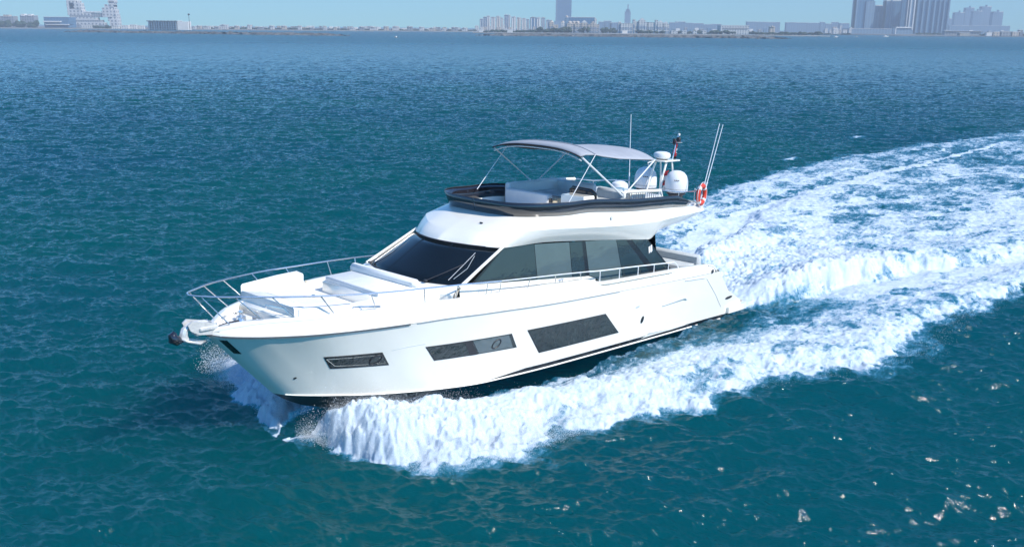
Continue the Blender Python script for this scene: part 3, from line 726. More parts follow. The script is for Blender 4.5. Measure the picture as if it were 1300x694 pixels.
# flybridge body
bot = [(2.99, 0, 3.87), (2.80, .88, 3.85), (2.62, 1.24, 3.84), (2.24, 1.77, 3.83), (1.6, 1.82, 3.82), (.5, 1.80, 3.80), (-1.2, 1.79, 3.66), (-3.0, 1.82, 3.50), (-4.35, 1.84, 3.36), (-4.75, 1.86, 3.50), (-5.1, 1.87, 3.66), (-6.3, 1.86, 3.79), (-7.3, 1.75, 3.90), (-7.72, 1.45, 3.94), (-7.85, .8, 3.95), (-7.88, 0, 3.95)]
mid = [(2.60, 0, 4.14), (2.47, .85, 4.17), (2.25, 1.28, 4.20), (1.78, 1.86, 4.26), (1.25, 2.02, 4.24), (.3, 2.08, 4.20), (-1.2, 2.11, 4.10), (-3, 2.11, 4.00), (-4.35, 2.10, 3.97), (-4.75, 2.10, 3.98), (-5.1, 2.09, 4.0), (-6.3, 2.05, 4.04), (-7.45, 1.90, 4.06), (-7.92, 1.55, 4.06), (-8.05, .85, 4.07), (-8.08, 0, 4.07)]
topc = [(1.52, 0, 4.54), (1.48, .62, 4.54), (1.38, 1.2, 4.54), (1.08, 1.62, 4.55), (.55, 1.88, 4.55), (-.2, 1.98, 4.53), (-1.2, 2.02, 4.54), (-3, 2.02, 4.41), (-4.35, 2.01, 4.37), (-4.75, 2.01, 4.36), (-5.1, 2.0, 4.35), (-6.3, 1.96, 4.29), (-7.35, 1.82, 4.22), (-7.75, 1.5, 4.20), (-7.85, .8, 4.20), (-7.88, 0, 4.20)]
nspan = 8
Cb, Cm, Ct = crom(bot, nspan), crom(mid, nspan), crom(topc, nspan)
rows = [[] for _ in range(13)]
for a, b, c in zip(Cb, Cm, Ct):
    out_ = Vector((b.x-(a.x+c.x)/2, b.y-(a.y+c.y)/2, 0))
    q1 = a.lerp(b, .5)+out_*.10; q2 = b.lerp(c, .5)+out_*.12
    seg = crom([a, q1, b], 3)[:-1]+[b]+crom([b, b.lerp(c, .5).lerp(q2, .35), c], 3)[1:]
    for i in range(13):
        k = i/12*(len(seg)-1); j = int(min(len(seg)-2, k)); rows[i].append(seg[j].lerp(seg[j+1], k-j))
mm = MB().grid(rows)
mm.grid([Ct, [Vector((p.x-.12 if p.x > .6 else p.x, p.y*.93, p.z+.01)) for p in Ct], [Vector((p.x-.14 if p.x > .6 else p.x, p.y*.92, 4.28)) for p in Ct]])
mm.mirror(); fly = mm.build('flybridge', M['gel'], Y, sharp=17)
mm = MB().grid([[Vector((p.x, p.y*s, p.z)) for s in np.linspace(-1, 1, 5)] for p in Cb]); mm.build('soffit', M['gel'], fly)
mm = MB().grid([[Vector((min(p.x, 1.45), p.y*.95*s, 4.33-.02*max(0, -p.x-3))) for s in np.linspace(-1, 1, 5)] for p in Ct]); mm.build('fly_deck', M['deck'], fly)
mm = MB().tube([(2.05, .72, 4.36), (2.05, .82, 4.36)], .02, 6); mm.build('nav_light', M['rubber'], fly)
oo = MB().lathe([(0, .02), (.05, .015), (.055, 0)], (-2.1, 2.10, 4.30), 12, (0, 1, .2)); oo.build('nav_light', M['cush_grey'], fly)
# dark tinted coaming around the flybridge
n0 = int(len(Ct)*.74)
lowp = [Vector((p.x+.0, p.y, p.z+.004)) for p in Ct[:n0]]
def outn(P, i):
    d = (P[min(i+1, len(P)-1)]-P[max(i-1, 0)]); n_ = Vector((-d.y, d.x, 0)); n_ = n_.normalized() if n_.length > 0 else Vector((1, 0, 0))
    return n_ if n_.dot(P[i]-Vector((-2, 0, 4.4))) > 0 else -n_
hgt = lambda i: .39 if i < n0-6 else .39*(1-(i-(n0-6))/6*.7)
upp = [p+outn(lowp, i)*.14+Vector((0, 0, hgt(i))) for i, p in enumerate(lowp)]
mid_ = [p+outn(lowp, i)*.07+Vector((0, 0, hgt(i)*.5)) for i, p in enumerate(lowp)]
mm = MB().grid([lowp, mid_, upp]); mm.mirror(); band = mm.build('tinted_windshield', M['band'], fly, solid=.014, sharp=70)
mm = MB().tube(upp, .010, 6); mm.mirror(); mm.build('coaming_trim', M['rubber'], band)

# flybridge furniture
sf = boxp('fly_sofa', M['cushion'], [(-1.55, -1.30, -1.62, .22, 4.33, 4.84)], .04)
boxp('seat', M['cushion'], [(-3.6, -1.55, -1.65, -1.0, 4.33, 4.66), (-1.95, -1.55, -1.0, .2, 4.33, 4.66)], .04, sf)
boxp('backrest', M['cushion'], [(-4.0, -1.5, -1.86, -1.62, 4.4, 4.99), (-4.1, -3.85, -1.8, -.1, 4.4, 4.97)], .06, sf)
seams([((-1.57, yy*.9, 4.663), (-1.95, yy*.9, 4.663)) for yy in (-1.2, -.6)]+[((xx, -1.6, 4.663), (xx, -1.02, 4.663)) for xx in (-2.2, -2.9)], sf)
seams([((8.38, -.7+.5*k, 3.008), (8.09, -.7+.5*k, 3.008)) for k in range(4)]+[((7.95, -.55+.5*k, 2.963), (7.34, -.55+.5*k, 2.963)) for k in range(3)], sofa)
boxp('table', M['cush_grey'], [(-3.2, -2.1, -.85, .05, 4.68, 4.74)], .02)
boxp('cabinet_front', M['tan'], [(-2.3, -1.56, .16, .23, 4.38, 4.70)], .02, sf)
hc = wedge('helm_console', M['gel'], [(-1.25, .80), (-1.35, 1.60), (-2.0, 1.60), (-2.0, .72)], 4.33, 4.93)
mm = MB()
mm.tube([(-1.95, .62, 4.62), (-1.92, .62, 5.02), (-1.88, .72, 5.08), (-1.88, 1.45, 5.06), (-1.9, 1.58, 4.98), (-1.92, 1.6, 4.6)], .055, 8); mm.build('dash_hood', M['black'], hc)
mm = MB(); mm.poly([(-1.9, .66, 4.62), (-1.86, .66, 5.04), (-1.86, 1.52, 5.03), (-1.9, 1.55, 4.62)], (-.03, 0, 0)); mm.build('dash_panel', M['black'], hc)
boxp('gap_panel', M['black'], [(-1.3, -1.25, .30, .42, 4.35, 4.75)], .01, hc)
mm = MB(); t_ = [(-2.15+.0*math.cos(a), 1.15+.2*math.cos(a), 4.82+.2*math.sin(a)) for a in np.linspace(0, 2*math.pi, 20)]; mm.tube(t_, .018, 6, cap=False); mm.tube([(-2.0, 1.15, 4.75), (-2.15, 1.15, 4.82)], .03, 6); mm.build('steering_wheel', M['rubber'], hc)
hs = boxp('helm_seat', M['cush_grey'], [(-3.05, -2.5, .75, 1.7, 4.33, 4.72)], .05)
boxp('backrest', M['cush_grey'], [(-3.22, -3.0, .7, 1.72, 4.5, 5.02)], .07, hs)
boxp('aft_sunpad', M['cush_grey'], [(-6.0, -4.6, -1.5, 1.2, 4.25, 4.62)], .06)
boxp('wet_bar', M['gel'], [(-4.5, -3.7, .5, 1.6, 4.3, 4.9)], .05)
# port and starboard slatted rails
for sg in (1, -1):
    mm = MB().tube([(-2.95, sg*1.80, 4.93), (-3.1, sg*1.80, 4.98), (-4.95, sg*1.80, 4.90)], .05, 8); rl = mm.build('fly_side_rail', M['gel'], Y)
    mm = MB()
    for x in np.linspace(-3.2, -4.85, 15): mm.tube([(x, sg*1.80, 4.93), (x, sg*1.80, 4.60)], .012, 5)
    mm.build('slats', M['steel'], rl)
    mm = MB().tube([(-4.95, sg*1.82, 4.95), (-5.0, sg*1.98, 4.40)], .025, 6); mm.build('post', M['gel'], rl)
    mm = MB().tube([(-4.95, sg*1.80, 4.90), (-6.0, sg*1.82, 4.78), (-7.3, sg*1.78, 4.72), (-7.6, sg*1.4, 4.72)], .018, 6); mm.build('aft_handrail', M['steel'], rl)
    mm = MB()
    for x, y in ((-6.0, 1.82), (-7.3, 1.78), (-7.6, 1.4)): mm.tube([(x, sg*y, 4.75), (x, sg*y, 4.22)], .014, 6)
    mm.build('post', M['steel'], rl)

# bimini canopy and frame
def arch(x, ze, zc, w=1.8, n=21, p=3.): return [(x, w*s, zc-(zc-ze)*abs(s)**p) for s in np.linspace(-1, 1, n)]
P = [arch(-.86, 6.10, 6.30), arch(-.88, 6.16, 6.36), arch(-1.1, 6.20, 6.43), arch(-1.55, 6.18, 6.43), arch(-1.9, 6.12, 6.36), arch(-2.7, 6.02, 6.27), arch(-3.6, 5.96, 6.23), arch(-4.3, 5.92, 6.22), arch(-4.62, 5.88, 6.20), arch(-4.66, 5.84, 6.15)]
bim = empty('bimini_top'); bim.parent = Y
mm = MB().grid(P[1:]); mm.build('canopy', M['canvas'], Y, solid=.012, sharp=70); 
bpy.data.objects.remove(bim)
can = bpy.data.objects['canopy']
mm = MB().tube(arch(-.87, 6.13, 6.34), .020, 8); mm.build('front_hem', M['canvas_dark'], can)
mm = MB().grid([[(x+.3*0, y, z-.020) for x, y, z in r] for r in P[1:]]); mm.build('lining', mat('canopy_lining', (.07, .055, .045), .8, noise=(4, .2)), can)
mm = MB().tube(arch(-1.55, 6.19, 6.44), .018, 6); mm.build('seam', M['canvas'], can)
for sg in (1, -1):
    piv = (-2.93, sg*1.85, 4.86)
    mm = MB().tube([piv, (-.95, sg*1.80, 6.12)], .030 if sg > 0 else .022, 8); fr = mm.build('canopy_frame', M['white_tube'], Y)
    mm = MB().tube([piv, (-4.55, sg*1.80, 5.90)], .022, 8); mm.build('aft_bow_leg', M['white_tube'], fr)
    mm = MB().tube([(-1.55, sg*1.80, 6.18), (-.32, sg*1.88, 4.84)], .011, 6); mm.build('forward_strut', M['white_tube'], fr)
    mm = MB().tube([(-4.6, sg*1.78, 5.88), (-4.2, sg*1.78, 5.82), (-4.25, sg*1.8, 5.72)], .018, 6); mm.build('leg_joint', M['white_tube'], fr)
    mm = MB().lathe([(0, .09), (.05, .08), (.065, 0), (.05, -.08), (0, -.09)], (-2.95, sg*1.87, 4.88), 10); mm.build('pivot', M['gel'], fr)
for nm, xx, ze, zc in (('front', -.93, 6.07, 6.31), ('aft', -4.5, 5.85, 6.15)):
    mm = MB().tube([(x, y*.99, z-.04) for x, y, z in arch(xx, ze, zc)], .02, 8); mm.build('canopy_bow', M['white_tube'], can)

# radar arch, domes, aerials
mast = MB(); 
for sg in (1, -1):
    mast.tube([(-7.05, sg*.30, 4.20), (-7.25, sg*.26, 5.0), (-7.5, sg*.22, 5.56)], .038, 8)
    mast.tube([(-7.95, sg*.30, 4.20), (-7.9, sg*.26, 5.0), (-7.8, sg*.24, 5.56)], .032, 8)
ms = mast.build('radar_mast', M['gel'], Y)
mm = MB().box(-8.15, -7.2, -.36, .36, 5.56, 5.62, .02); mm.build('mast_platform', M['gel'], ms)
mm = MB().lathe([(0, .26), (.16, .25), (.27, .21), (.30, .15), (.29, .06), (.25, .03), (.2, 0)], (-7.55, -.02, 5.64), 24); mm.build('radar_scanner', M['dome'], ms)
mm = MB().lathe([(.17, 0), (.17, -.03), (.22, -.03)], (-7.55, -.02, 5.65), 16); mm.build('scanner_foot', M['rubber'], ms)
mm = MB().tube([(-8.0, .12, 5.6), (-8.1, .12, 6.0), (-8.25, .12, 6.45)], .02, 8); mm.tube([(-8.1, -.1, 6.2), (-8.2, .35, 6.22)], .014, 6); pole = mm.build('flag_pole', M['steel'], ms)
mm = MB().lathe([(0, .09), (.04, .08), (.05, .04), (.04, 0)], (-8.27, .14, 6.44), 10); mm.build('masthead_light', M['dome'], pole)
mm = MB().box(-8.22, -8.10, .0, .12, 6.12, 6.33, .02); mm.box(-8.25, -8.15, .12, .26, 6.2, 6.4, .03); mm.build('horn', M['rubber'], pole)
for sg in (1, -1):
    x0 = -7.55
    mm = MB().lathe([(0, .80), (.13, .785), (.25, .73), (.345, .62), (.39, .48), (.405, .32), (.405, .12), (.39, .07), (.30, .045), (.28, 0)], (x0, sg*.66, 4.50), 32); rd = mm.build('satellite_dome', M['dome'], Y)
    mm = MB().lathe([(.30, 0), (.34, -.04), (.26, -.1), (.2, -.26), (.24, -.30)], (x0, sg*.66, 4.53), 20); mm.build('dome_foot', M['rubber'], rd)
    mm = MB().lathe([(.408, .02), (.412, 0), (.408, -.02)], (x0, sg*.66, 4.66), 32); mm.build('dome_seam', M['cush_grey'], rd)
    mm = MB()      # the small printed mark on the dome, unreadable bars
    for k in range(3):
        a0 = R_(22+k*9); a1 = a0+R_(7)
        pp = [(x0+.411*math.cos(a), sg*.66+.411*math.sin(a)) for a in (a0, (a0+a1)/2, a1)]
        mm.grid([[(x, y, 4.97) for x, y in pp], [(x, y, 5.0) for x, y in pp]])
    mm.build('dome_mark', M['rubber'], rd)
mm = MB().lathe([(0, .26), (.15, .24), (.27, .17), (.30, .08), (.30, 0)], (-6.15, -.75, 4.62), 20); mm.build('gps_dome', M['dome'], Y)
mm = MB().tube([(-6.15, -.75, 4.3), (-6.15, -.75, 4.63)], .06, 8); mm.build('dome_stand', M['gel'], bpy.data.objects['gps_dome'])
def aerial(p, q, r=.013):
    mm = MB().tube([p, tuple(p[i]+(q[i]-p[i])*.25 for i in range(3))], r*1.7, 6); a = mm.build('whip_aerial', M['dome'], Y)
    mm = MB().tube([tuple(p[i]+(q[i]-p[i])*.25 for i in range(3)), q], [r*1.1, r*.8], 6); mm.build('whip', M['dome'], a)
aerial((-7.98, -1.70, 4.25), (-7.97, -1.8, 7.08), .016)
aerial((-7.35, 1.80, 4.35), (-8.20, 1.8, 6.97), .016); aerial((-7.5, 1.78, 4.35), (-8.42, 1.8, 6.93), .016)

# rails
rb = lambda x: float(B(x))-.12*min(1, float(B(x))/.4)
def railtop(sg):
    P = [(10.35, 0, 3.40), (10.25, sg*.22, 3.40), (9.9, sg*.50, 3.38), (9.45, sg*.80, 3.37), (8.9, sg*1.08, 3.34), (8.3, sg*1.35, 3.31), (7.4, sg*1.66, 3.27), (6.3, sg*1.90, 3.22), (5.0, sg*2.08, 3.18), (3.8, sg*2.20, 3.13), (2.7, sg*2.25, 3.06)]
    P2 = [(2.7, sg*2.25, 3.06), (1.6, sg*2.28, 3.0), (.3, sg*2.3, 2.93), (-.9, sg*2.3, 2.85)]
    return P, P2
for sg in (1, -1):
    P, P2 = railtop(sg)
    mm = MB().tube(crom(P, 6), .021, 8); rl = mm.build('bow_rail', M['steel'], Y)
    for (xt, xb) in ((10.2, 9.55), (9.6, 8.95), (8.9, 8.3), (7.9, 7.45), (6.7, 6.45), (5.15, 5.12), (4.2, 4.19), (3.2, 3.2)):
        Pc = crom(P, 6); i = min(range(len(Pc)), key=lambda k: abs(Pc[k].x-xt)); a = Pc[i]
        mm = MB().tube([a, (xb, sg*(rb(xb)-.08), float(ZB(xb))-.01)], .015, 6); mm.build('stanchion', M['steel'], rl)
    Pc = crom(P2, 5)
    mm = MB().tube(Pc, .016, 6); sr = mm.build('side_rail', M['white_tube'], Y)
    for x in (2.7, 1.65, .55, -.6):
        i = min(range(len(Pc)), key=lambda k: abs(Pc[k].x-x)); a = Pc[i]
        mm = MB().tube([a, (x, sg*(rb(x)-.10), float(ZB(x))-.01)], .014, 6); mm.build('stanchion', M['steel'], sr)
    P3 = [(-.9, sg*2.3, 2.85), (-1.5, sg*2.3, 2.80), (-3, sg*2.3, 2.72), (-4.9, sg*2.28, 2.60), (-5.35, sg*2.28, 2.56), (-5.6, sg*2.28, 2.36)]
    mm = MB().tube(crom(P3, 5), .020, 8); ar_ = mm.build('aft_side_rail', M['white_tube'], Y)
    for x, z in ((-1.45, 2.8), (-2.4, 2.75), (-3.35, 2.7), (-4.2, 2.64), (-5.0, 2.59)):
        mm = MB().tube([(x, sg*2.29, z), (x, sg*2.29, float(ZB(x))-.01)], .017, 6); mm.build('stanchion', M['white_tube'], ar_)
# cockpit
boxp('cockpit_sofa', M['cush_grey'], [(-7.6, -7.0, -1.7, 1.7, 1.7, 2.15), (-7.8, -7.55, -1.8, 1.8, 1.7, 2.45)], .08)
mm = MB(); mm.box(-6.7, -6.0, -.8, .6, 2.15, 2.2, .02); mm.build('cockpit_table', mat('cockpit_teak', (.30, .2, .12), .5, noise=(6, .3)), Y)
mm = MB(); mm.poly([(-5.3, -1.75, 1.8), (-5.3, 1.75, 1.8), (-4.9, 1.75, 3.5), (-4.9, -1.75, 3.5)], (.03, 0, 0)); mm.build('cockpit_door', M['glass'], Y, smooth=False)

# things carried by the yacht: life ring and flags, each of its own, standing in the yacht's frame
YM = Matrix.Translation((BX, BY, BZ)) @ (Matrix.Rotation(YAW, 4, 'Z') @ Matrix.Rotation(-TRIM, 4, 'Y') @ Matrix.Rotation(HEEL, 4, 'X'))
def carried(name, lx, ly, lz, rot=(0, 0, 0)):
    from mathutils import Euler
    o = empty(name); o.matrix_world = YM @ Matrix.Translation((lx, ly, lz)) @ Euler(rot).to_matrix().to_4x4(); return o
lr = carried('life_ring', -7.22, 1.92, 4.62, (0, 0, R_(12)))
tag(lr, 'orange red life ring with white bands on the aft flybridge rail', 'life ring')
def torus_arc(a0, a1, R, r, n=8, k=10, yoff=0):
    P = []
    for a in np.linspace(a0, a1, n):
        c = Vector((R*math.cos(a), yoff, R*math.sin(a))); d = Vector((math.cos(a), 0, math.sin(a)))
        P.append([c+d*r*math.cos(t)+Vector((0, 1, 0))*r*.8*math.sin(t) for t in np.linspace(0, 2*math.pi, k+1)])
    return P
mm = MB().grid(torus_arc(0, 2*math.pi, .30, .085, 48, 12)); ringo = mm.build('ring_body', M['red'], lr)
for k in range(4):
    a = math.pi/4+k*math.pi/2; mm = MB().grid(torus_arc(a-.16, a+.16, .30, .090, 6, 12)); mm.build('band', M['fwhite'], lr)
mm = MB()
for k in range(4):
    a = math.pi/4+k*math.pi/2; pts = [(.40*math.cos(t)*(1+.05*math.sin((t-a)*2)), .03, .40*math.sin(t)*(1+.05*math.sin((t-a)*2))) for t in np.linspace(a, a+math.pi/2, 8)]; mm.tube(pts, .010, 5)
mm.build('grab_rope', M['fwhite'], lr)
def cloth(o, w_, h_, x0, z0, mt, name, ph=0, z1=None):
    P = [[(x0-w_*i, .05*math.sin(5*i+9*j*0+ph)+.03*math.sin(7*j+ph), z0-h_*j-.10*i) for i in np.linspace(0, 1, 8)] for j in np.linspace(0, 1, 8)]
    mm = MB().grid(P); return mm.build(name, mt, o, solid=.006)
fg = carried('flag', -8.12, .12, 6.25, (0, 0, R_(35)))
tag(fg, 'red, green, white and black flag hanging from the mast pole', 'flag', 'flags on the radar mast')
cloth(fg, .12, .48, 0, 0, M['fred'], 'red_bar'); cloth(fg, .20, .16, -.12, -.10, M['fgreen'], 'green_bar', .6)
cloth(fg, .20, .16, -.12, -.26, M['fwhite'], 'white_bar', .6); cloth(fg, .20, .16, -.12, -.42, M['fblack'], 'black_bar', .6)
fg2 = carried('flag', -7.3, .40, 5.30, (0, R_(8), R_(60)))
tag(fg2, 'narrow red and white flag hanging beside the port satellite dome', 'flag', 'flags on the radar mast')
for k in range(4): cloth(fg2, .10, .17, 0, -.17*k, M['fred'] if k % 2 == 0 else M['fwhite'], 'red_stripe' if k % 2 == 0 else 'white_stripe', .5)

# ------------------------------------------------------------------ far shore, breakwaters, city
def fx(px, D): return (px-652.5)*D/1227.
def fz(px, y, D): return CAMH+(36+.00797*(px-650)-y)*D/1268.
def facade(name, wall, win, fl=3.6, bay=4., frac=.5, rough=.6):
    m = bpy.data.materials.new(name); m.use_nodes = True; n = m.node_tree; b = n.nodes['Principled BSDF']; L = n.links.new
    tc = n.nodes.new('ShaderNodeTexCoord'); sp = n.nodes.new('ShaderNodeSeparateXYZ'); L(tc.outputs['Object'], sp.inputs[0])
    def fr(src, per, cut):
        d = n.nodes.new('ShaderNodeMath'); d.operation = 'DIVIDE'; L(src, d.inputs[0]); d.inputs[1].default_value = per
        f = n.nodes.new('ShaderNodeMath'); f.operation = 'FRACT'; L(d.outputs[0], f.inputs[0])
        g = n.nodes.new('ShaderNodeMath'); g.operation = 'LESS_THAN'; L(f.outputs[0], g.inputs[0]); g.inputs[1].default_value = cut; return g.outputs[0]
    s = n.nodes.new('ShaderNodeMath'); s.operation = 'ADD'; L(sp.outputs[0], s.inputs[0]); L(sp.outputs[1], s.inputs[1])
    a = fr(s.outputs[0], bay, frac); c = fr(sp.outputs[2], fl, .55)
    mu = n.nodes.new('ShaderNodeMath'); mu.operation = 'MULTIPLY'; L(a, mu.inputs[0]); L(c, mu.inputs[1])
    mx = n.nodes.new('ShaderNodeMix'); mx.data_type = 'RGBA'; L(mu.outputs[0], mx.inputs[0]); mx.inputs[6].default_value = (*wall, 1); mx.inputs[7].default_value = (*win, 1)
    L(mx.outputs[2], b.inputs['Base Color']); b.inputs['Roughness'].default_value = rough
    return m
M['w_white'] = facade('white_facade', (.62, .60, .57), (.16, .20, .24), 3.6, 5.5)
M['w_cream'] = facade('cream_facade', (.52, .44, .36), (.14, .15, .17), 4, 6)
M['w_grey'] = facade('grey_facade', (.30, .31, .32), (.08, .10, .13), 4, 7, .6)
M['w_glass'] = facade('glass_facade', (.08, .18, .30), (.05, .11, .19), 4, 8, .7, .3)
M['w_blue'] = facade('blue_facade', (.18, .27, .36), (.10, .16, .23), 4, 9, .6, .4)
M['w_sand'] = facade('hotel_facade', (.60, .59, .57), (.14, .16, .19), 9, 11, .45)
M['leaf'] = mat('far_foliage', (.035, .06, .03), .9, noise=(.08, .5))
M['rock'] = mat('breakwater_rock', (.15, .15, .15), .95, noise=(.25, .6))
M['sand'] = mat('beach_sand', (.38, .36, .32), .95, noise=(.03, .25))
M['roofw'] = mat('far_white', (.72, .70, .67), .8, noise=(.1, .1))
M['land'] = mat('far_land', (.19, .19, .18), .95, noise=(.02, .4))

def slab(name, pts, z0, z1, mt):
    m = MB().poly([(x, y, z0) for x, y in pts], (0, 0, z1-z0)); o = m.build(name, mt, None, smooth=False); return tag(o, kind='structure')
slab('beach', [(fx(-200, 2150), 2150), (fx(150, 2190), 2190), (fx(430, 2250), 2250), (fx(620, 2300), 2300), (fx(620, 2300), 2420), (fx(-200, 2300), 2320)], -1, 1.3, M['sand'])
slab('land', [(-2600, 2300), (fx(430, 2330), 2330), (fx(620, 2380), 2380), (fx(1000, 2400), 2400), (fx(1100, 2350), 2350), (fx(1500, 2350), 2350), (3600, 6000), (-3600, 6000)], -1, 2.0, M['land'])
slab('beach', [(fx(600, 1800), 1800), (fx(800, 1700), 1700), (fx(1000, 1650), 1650), (fx(1055, 1650), 1650), (fx(1040, 1750), 1750), (fx(800, 1900), 1900), (fx(600, 1950), 1950)], -1, 1.6, M['sand'])
slab('beach', [(fx(1130, 2000), 2000), (fx(1400, 1900), 1900), (fx(1400, 2350), 2350), (fx(1150, 2350), 2350)], -1, 1.2, M['land'])

def breakwater(pts, w, h, label):
    """long mound of rocks following pts"""
    r = np.random.default_rng(5); m = MB()
    L = []
    for (x0, y0), (x1, y1) in zip(pts[:-1], pts[1:]):
        n = int(math.hypot(x1-x0, y1-y0)/4); L += [(x0+(x1-x0)*i/n, y0+(y1-y0)*i/n) for i in range(n)]
    L.append(pts[-1]); P = []
    for k, t in enumerate((-1, -.6, -.25, 0, .25, .6, 1)):
        e = [min(1., .25+i/12, .25+(len(L)-1-i)/12) for i in range(len(L))]
        P.append([(x+r.normal(0, .8), y+t*w*e[i]+r.normal(0, .8), (h*(1-t*t)-.6)*e[i]+r.normal(0, h*.12)) for i, (x, y) in enumerate(L)])
    m.grid(P); o = m.build('breakwater', M['rock'], None, smooth=False); return tag(o, label, 'breakwater')
breakwater([(fx(80, 1330), 1330), (fx(240, 1200), 1200), (fx(330, 1130), 1130), (fx(443, 1090), 1090)], 7, 3.3, 'long low rock breakwater ending left of the small white boat')
breakwater([(fx(604, 1270), 1270), (fx(750, 1240), 1240), (fx(900, 1190), 1190), (fx(1006, 1130), 1130)], 7, 3.6, 'rock breakwater in front of the cream villas and palace')

def bld(name, px0, px1, yt, D, mt, label, cat='building', group=None, depth=.6, yaw=0., extra=(), top=None, cap=True, z0=1.):
    """box building: true width and height at distance D; extra = (part, f0, f1, ytop, ybottom, material)"""
    cx = (px0+px1)/2; X0, X1 = fx(px0, D), fx(px1, D); wd = X1-X0; zt = fz(cx, yt, D); dp = max(8, wd*depth)
    o = empty(name, ((X0+X1)/2, D, z0), (0, 0, yaw)); tag(o, label, cat, group)
    H = zt-z0; c = .985
    mm = MB().box(-wd/2, wd/2, 0, dp, 0, H, .3); mm.build('wall', mt, o, smooth=False)
    if cap: mm = MB().box(-wd/2-.4, wd/2+.4, -.4, dp+.4, H+.01, H+max(.9, H*.03), .2); mm.build('roof', M['roofw'] if top is None else top, o, smooth=False)
    for e in extra:
        nm, f0, f1, y1, y0, mt2 = e[:6]; pr = e[6] if len(e) > 6 else 1.5
        z1 = fz(cx, y1, D)-z0; zb = max(0, fz(cx, y0, D)-z0)
        mm = MB().box(-wd/2+wd*f0, -wd/2+wd*f1, -pr, dp*.6, zb, z1, .3); mm.build(nm, mt2, o, smooth=False)
    return o
def wood(px0, px1, yt, D, label, hvar=.35, seed=1):
    r = np.random.default_rng(seed); X0, X1 = fx(px0, D), fx(px1, D); H = fz((px0+px1)/2, yt, D); m = MB()
    n = max(3, int((X1-X0)/7))
    base = [(-.5, -.5, 0), ]
    for k in range(n):
        x = X0+(X1-X0)*(k+.5)/n+r.normal(0, 2); hh = H*(1-hvar*r.random()); s = r.uniform(5, 9); y = D+r.uniform(0, 18)
        for q in range(5):
            c = np.array([x+r.normal(0, s*.35), y+r.normal(0, 3), hh*r.uniform(.35, .85)]); rr = s*r.uniform(.45, .8)
            P = []
            for a in np.linspace(0, math.pi, 6):
                P.append([(c[0]+rr*r.uniform(.75, 1.15)*math.sin(a)*math.cos(t), c[1]+rr*math.sin(a)*math.sin(t), c[2]+hh*.28*r.uniform(.8, 1.1)*math.cos(a)) for t in np.linspace(0, 2*math.pi, 9)[:-1]])
            m.grid(P, True)
        m.box(x-.4, x+.4, y-.4, y+.4, 0, hh*.5, .05)
    o = m.build('trees', M['leaf'], None, smooth=False); return tag(o, label, 'trees', kind='stuff')

# left: trees and blocks, the stepped hotel, the colonnaded hall
wood(-40, 46, 25, 2400, 'dark trees and low blocks far left on the shore', seed=2)
bld('resort_block', 0, 18, 21, 2600, M['w_grey'], 'grey resort block among trees at the far left shore', extra=[('roof_dome', .3, .7, 19, 22, M['w_cream'])])
bld('resort_block', 26, 44, 20, 2650, M['w_grey'], 'second grey resort block from the left, pale domes on top', extra=[('roof_dome', .1, .35, 18, 21, M['roofw']), ('roof_dome', .6, .85, 18.2, 21, M['roofw'])])
bld('beach_club', 56, 88, 22, 2500, M['w_glass'], 'low dark beach club with white flat roofs left of the stepped hotel', extra=[('terrace', .0, .7, 27, 28.5, M['roofw'], 6), ('terrace', .1, 1., 31, 32, M['roofw'], 8)])
def block_tower(parent, xs, D, cx, rows):
    pass
D = 2900; o = empty('stepped_hotel', (fx(118, D), D, 1)); tag(o, 'tall pale hotel of stacked blocks with a bridge between two towers', 'hotel')
def hb(name, p0, p1, y0, y1, mt=M['w_sand'], dy=0., dp=26):
    z1 = fz(118, y0, D)-1; z0 = max(0, fz(118, y1, D)-1); x0 = fx(p0, D)-fx(118, D); x1 = fx(p1, D)-fx(118, D)
    mm = MB().box(x0, x1, dy, dy+dp, z0, z1, .4); return mm.build(name, mt, o, smooth=False)
for i, (a, b, c, d) in enumerate([(87, 96, -12, 20), (89, 98.5, -4, 4), (91, 101, 1, 8), (90, 104.5, 4, 12), (92, 105, 9, 21), (88, 93, 4, 8), (96, 106, 13, 21)]): hb('tower_block', a, b, c, d, dy=(i % 3)*1.5)
for i, (a, b, c, d) in enumerate([(137, 145, -14, -2), (139, 147, -3, 4), (134, 146, 6, 14), (131, 143, 10, 22), (138, 148, 12, 20), (137, 149, 18, 27), (139, 150, 24, 33), (140, 146, 2, 9)]): hb('tower_block', a, b, c, d, dy=(i % 3)*1.5)
hb('sky_bridge', 104, 136, 14.8, 16.4, M['roofw'], 2); hb('bridge_block', 106, 116, 15, 20, dy=3); hb('bridge_block', 116, 134, 17, 22, M['w_grey'], 4)
for i, (a, b, c, d) in enumerate([(90, 116, 19.5, 23), (92, 124, 22.5, 26), (92, 130, 25.5, 29), (88, 134, 28.5, 32), (86, 136, 31.5, 36)]): hb('terrace_block', a, b, c, d, M['w_sand'] if i % 2 else M['w_grey'], -4-3*i)
bld('shore_villa', 102, 120, 32.2, 2350, M['w_white'], 'low white villa in front of the stepped hotel terraces')
wood(120, 150, 32, 2330, 'dark trees at the foot of the stepped hotel', seed=4)
for k, (a, b, c) in enumerate([(141, 150, 34), (153, 162, 32.8), (164, 172, 32), (174, 182, 33)]):
    bld('beach_house', a, b, c, 2260+10*k, M['w_white'], ['white beach house just right of the stepped hotel', 'second white beach house right of the stepped hotel', 'tallest white beach house left of the colonnaded hall', 'white beach house touching the colonnaded hall'][k], 'house', 'white beach houses on the left shore')
D = 1900; o = bld('colonnaded_hall', 188, 225, 27, D, M['w_grey'], 'long flat roofed hall with dark columns and end wall coloured as sunlit', 'hall', depth=.5, extra=[('sunlit_end_wall', 1.0, 1.38, 27.4, 40, M['roofw'], .5)])  # right end in white: the sunlight on it is put into its colour
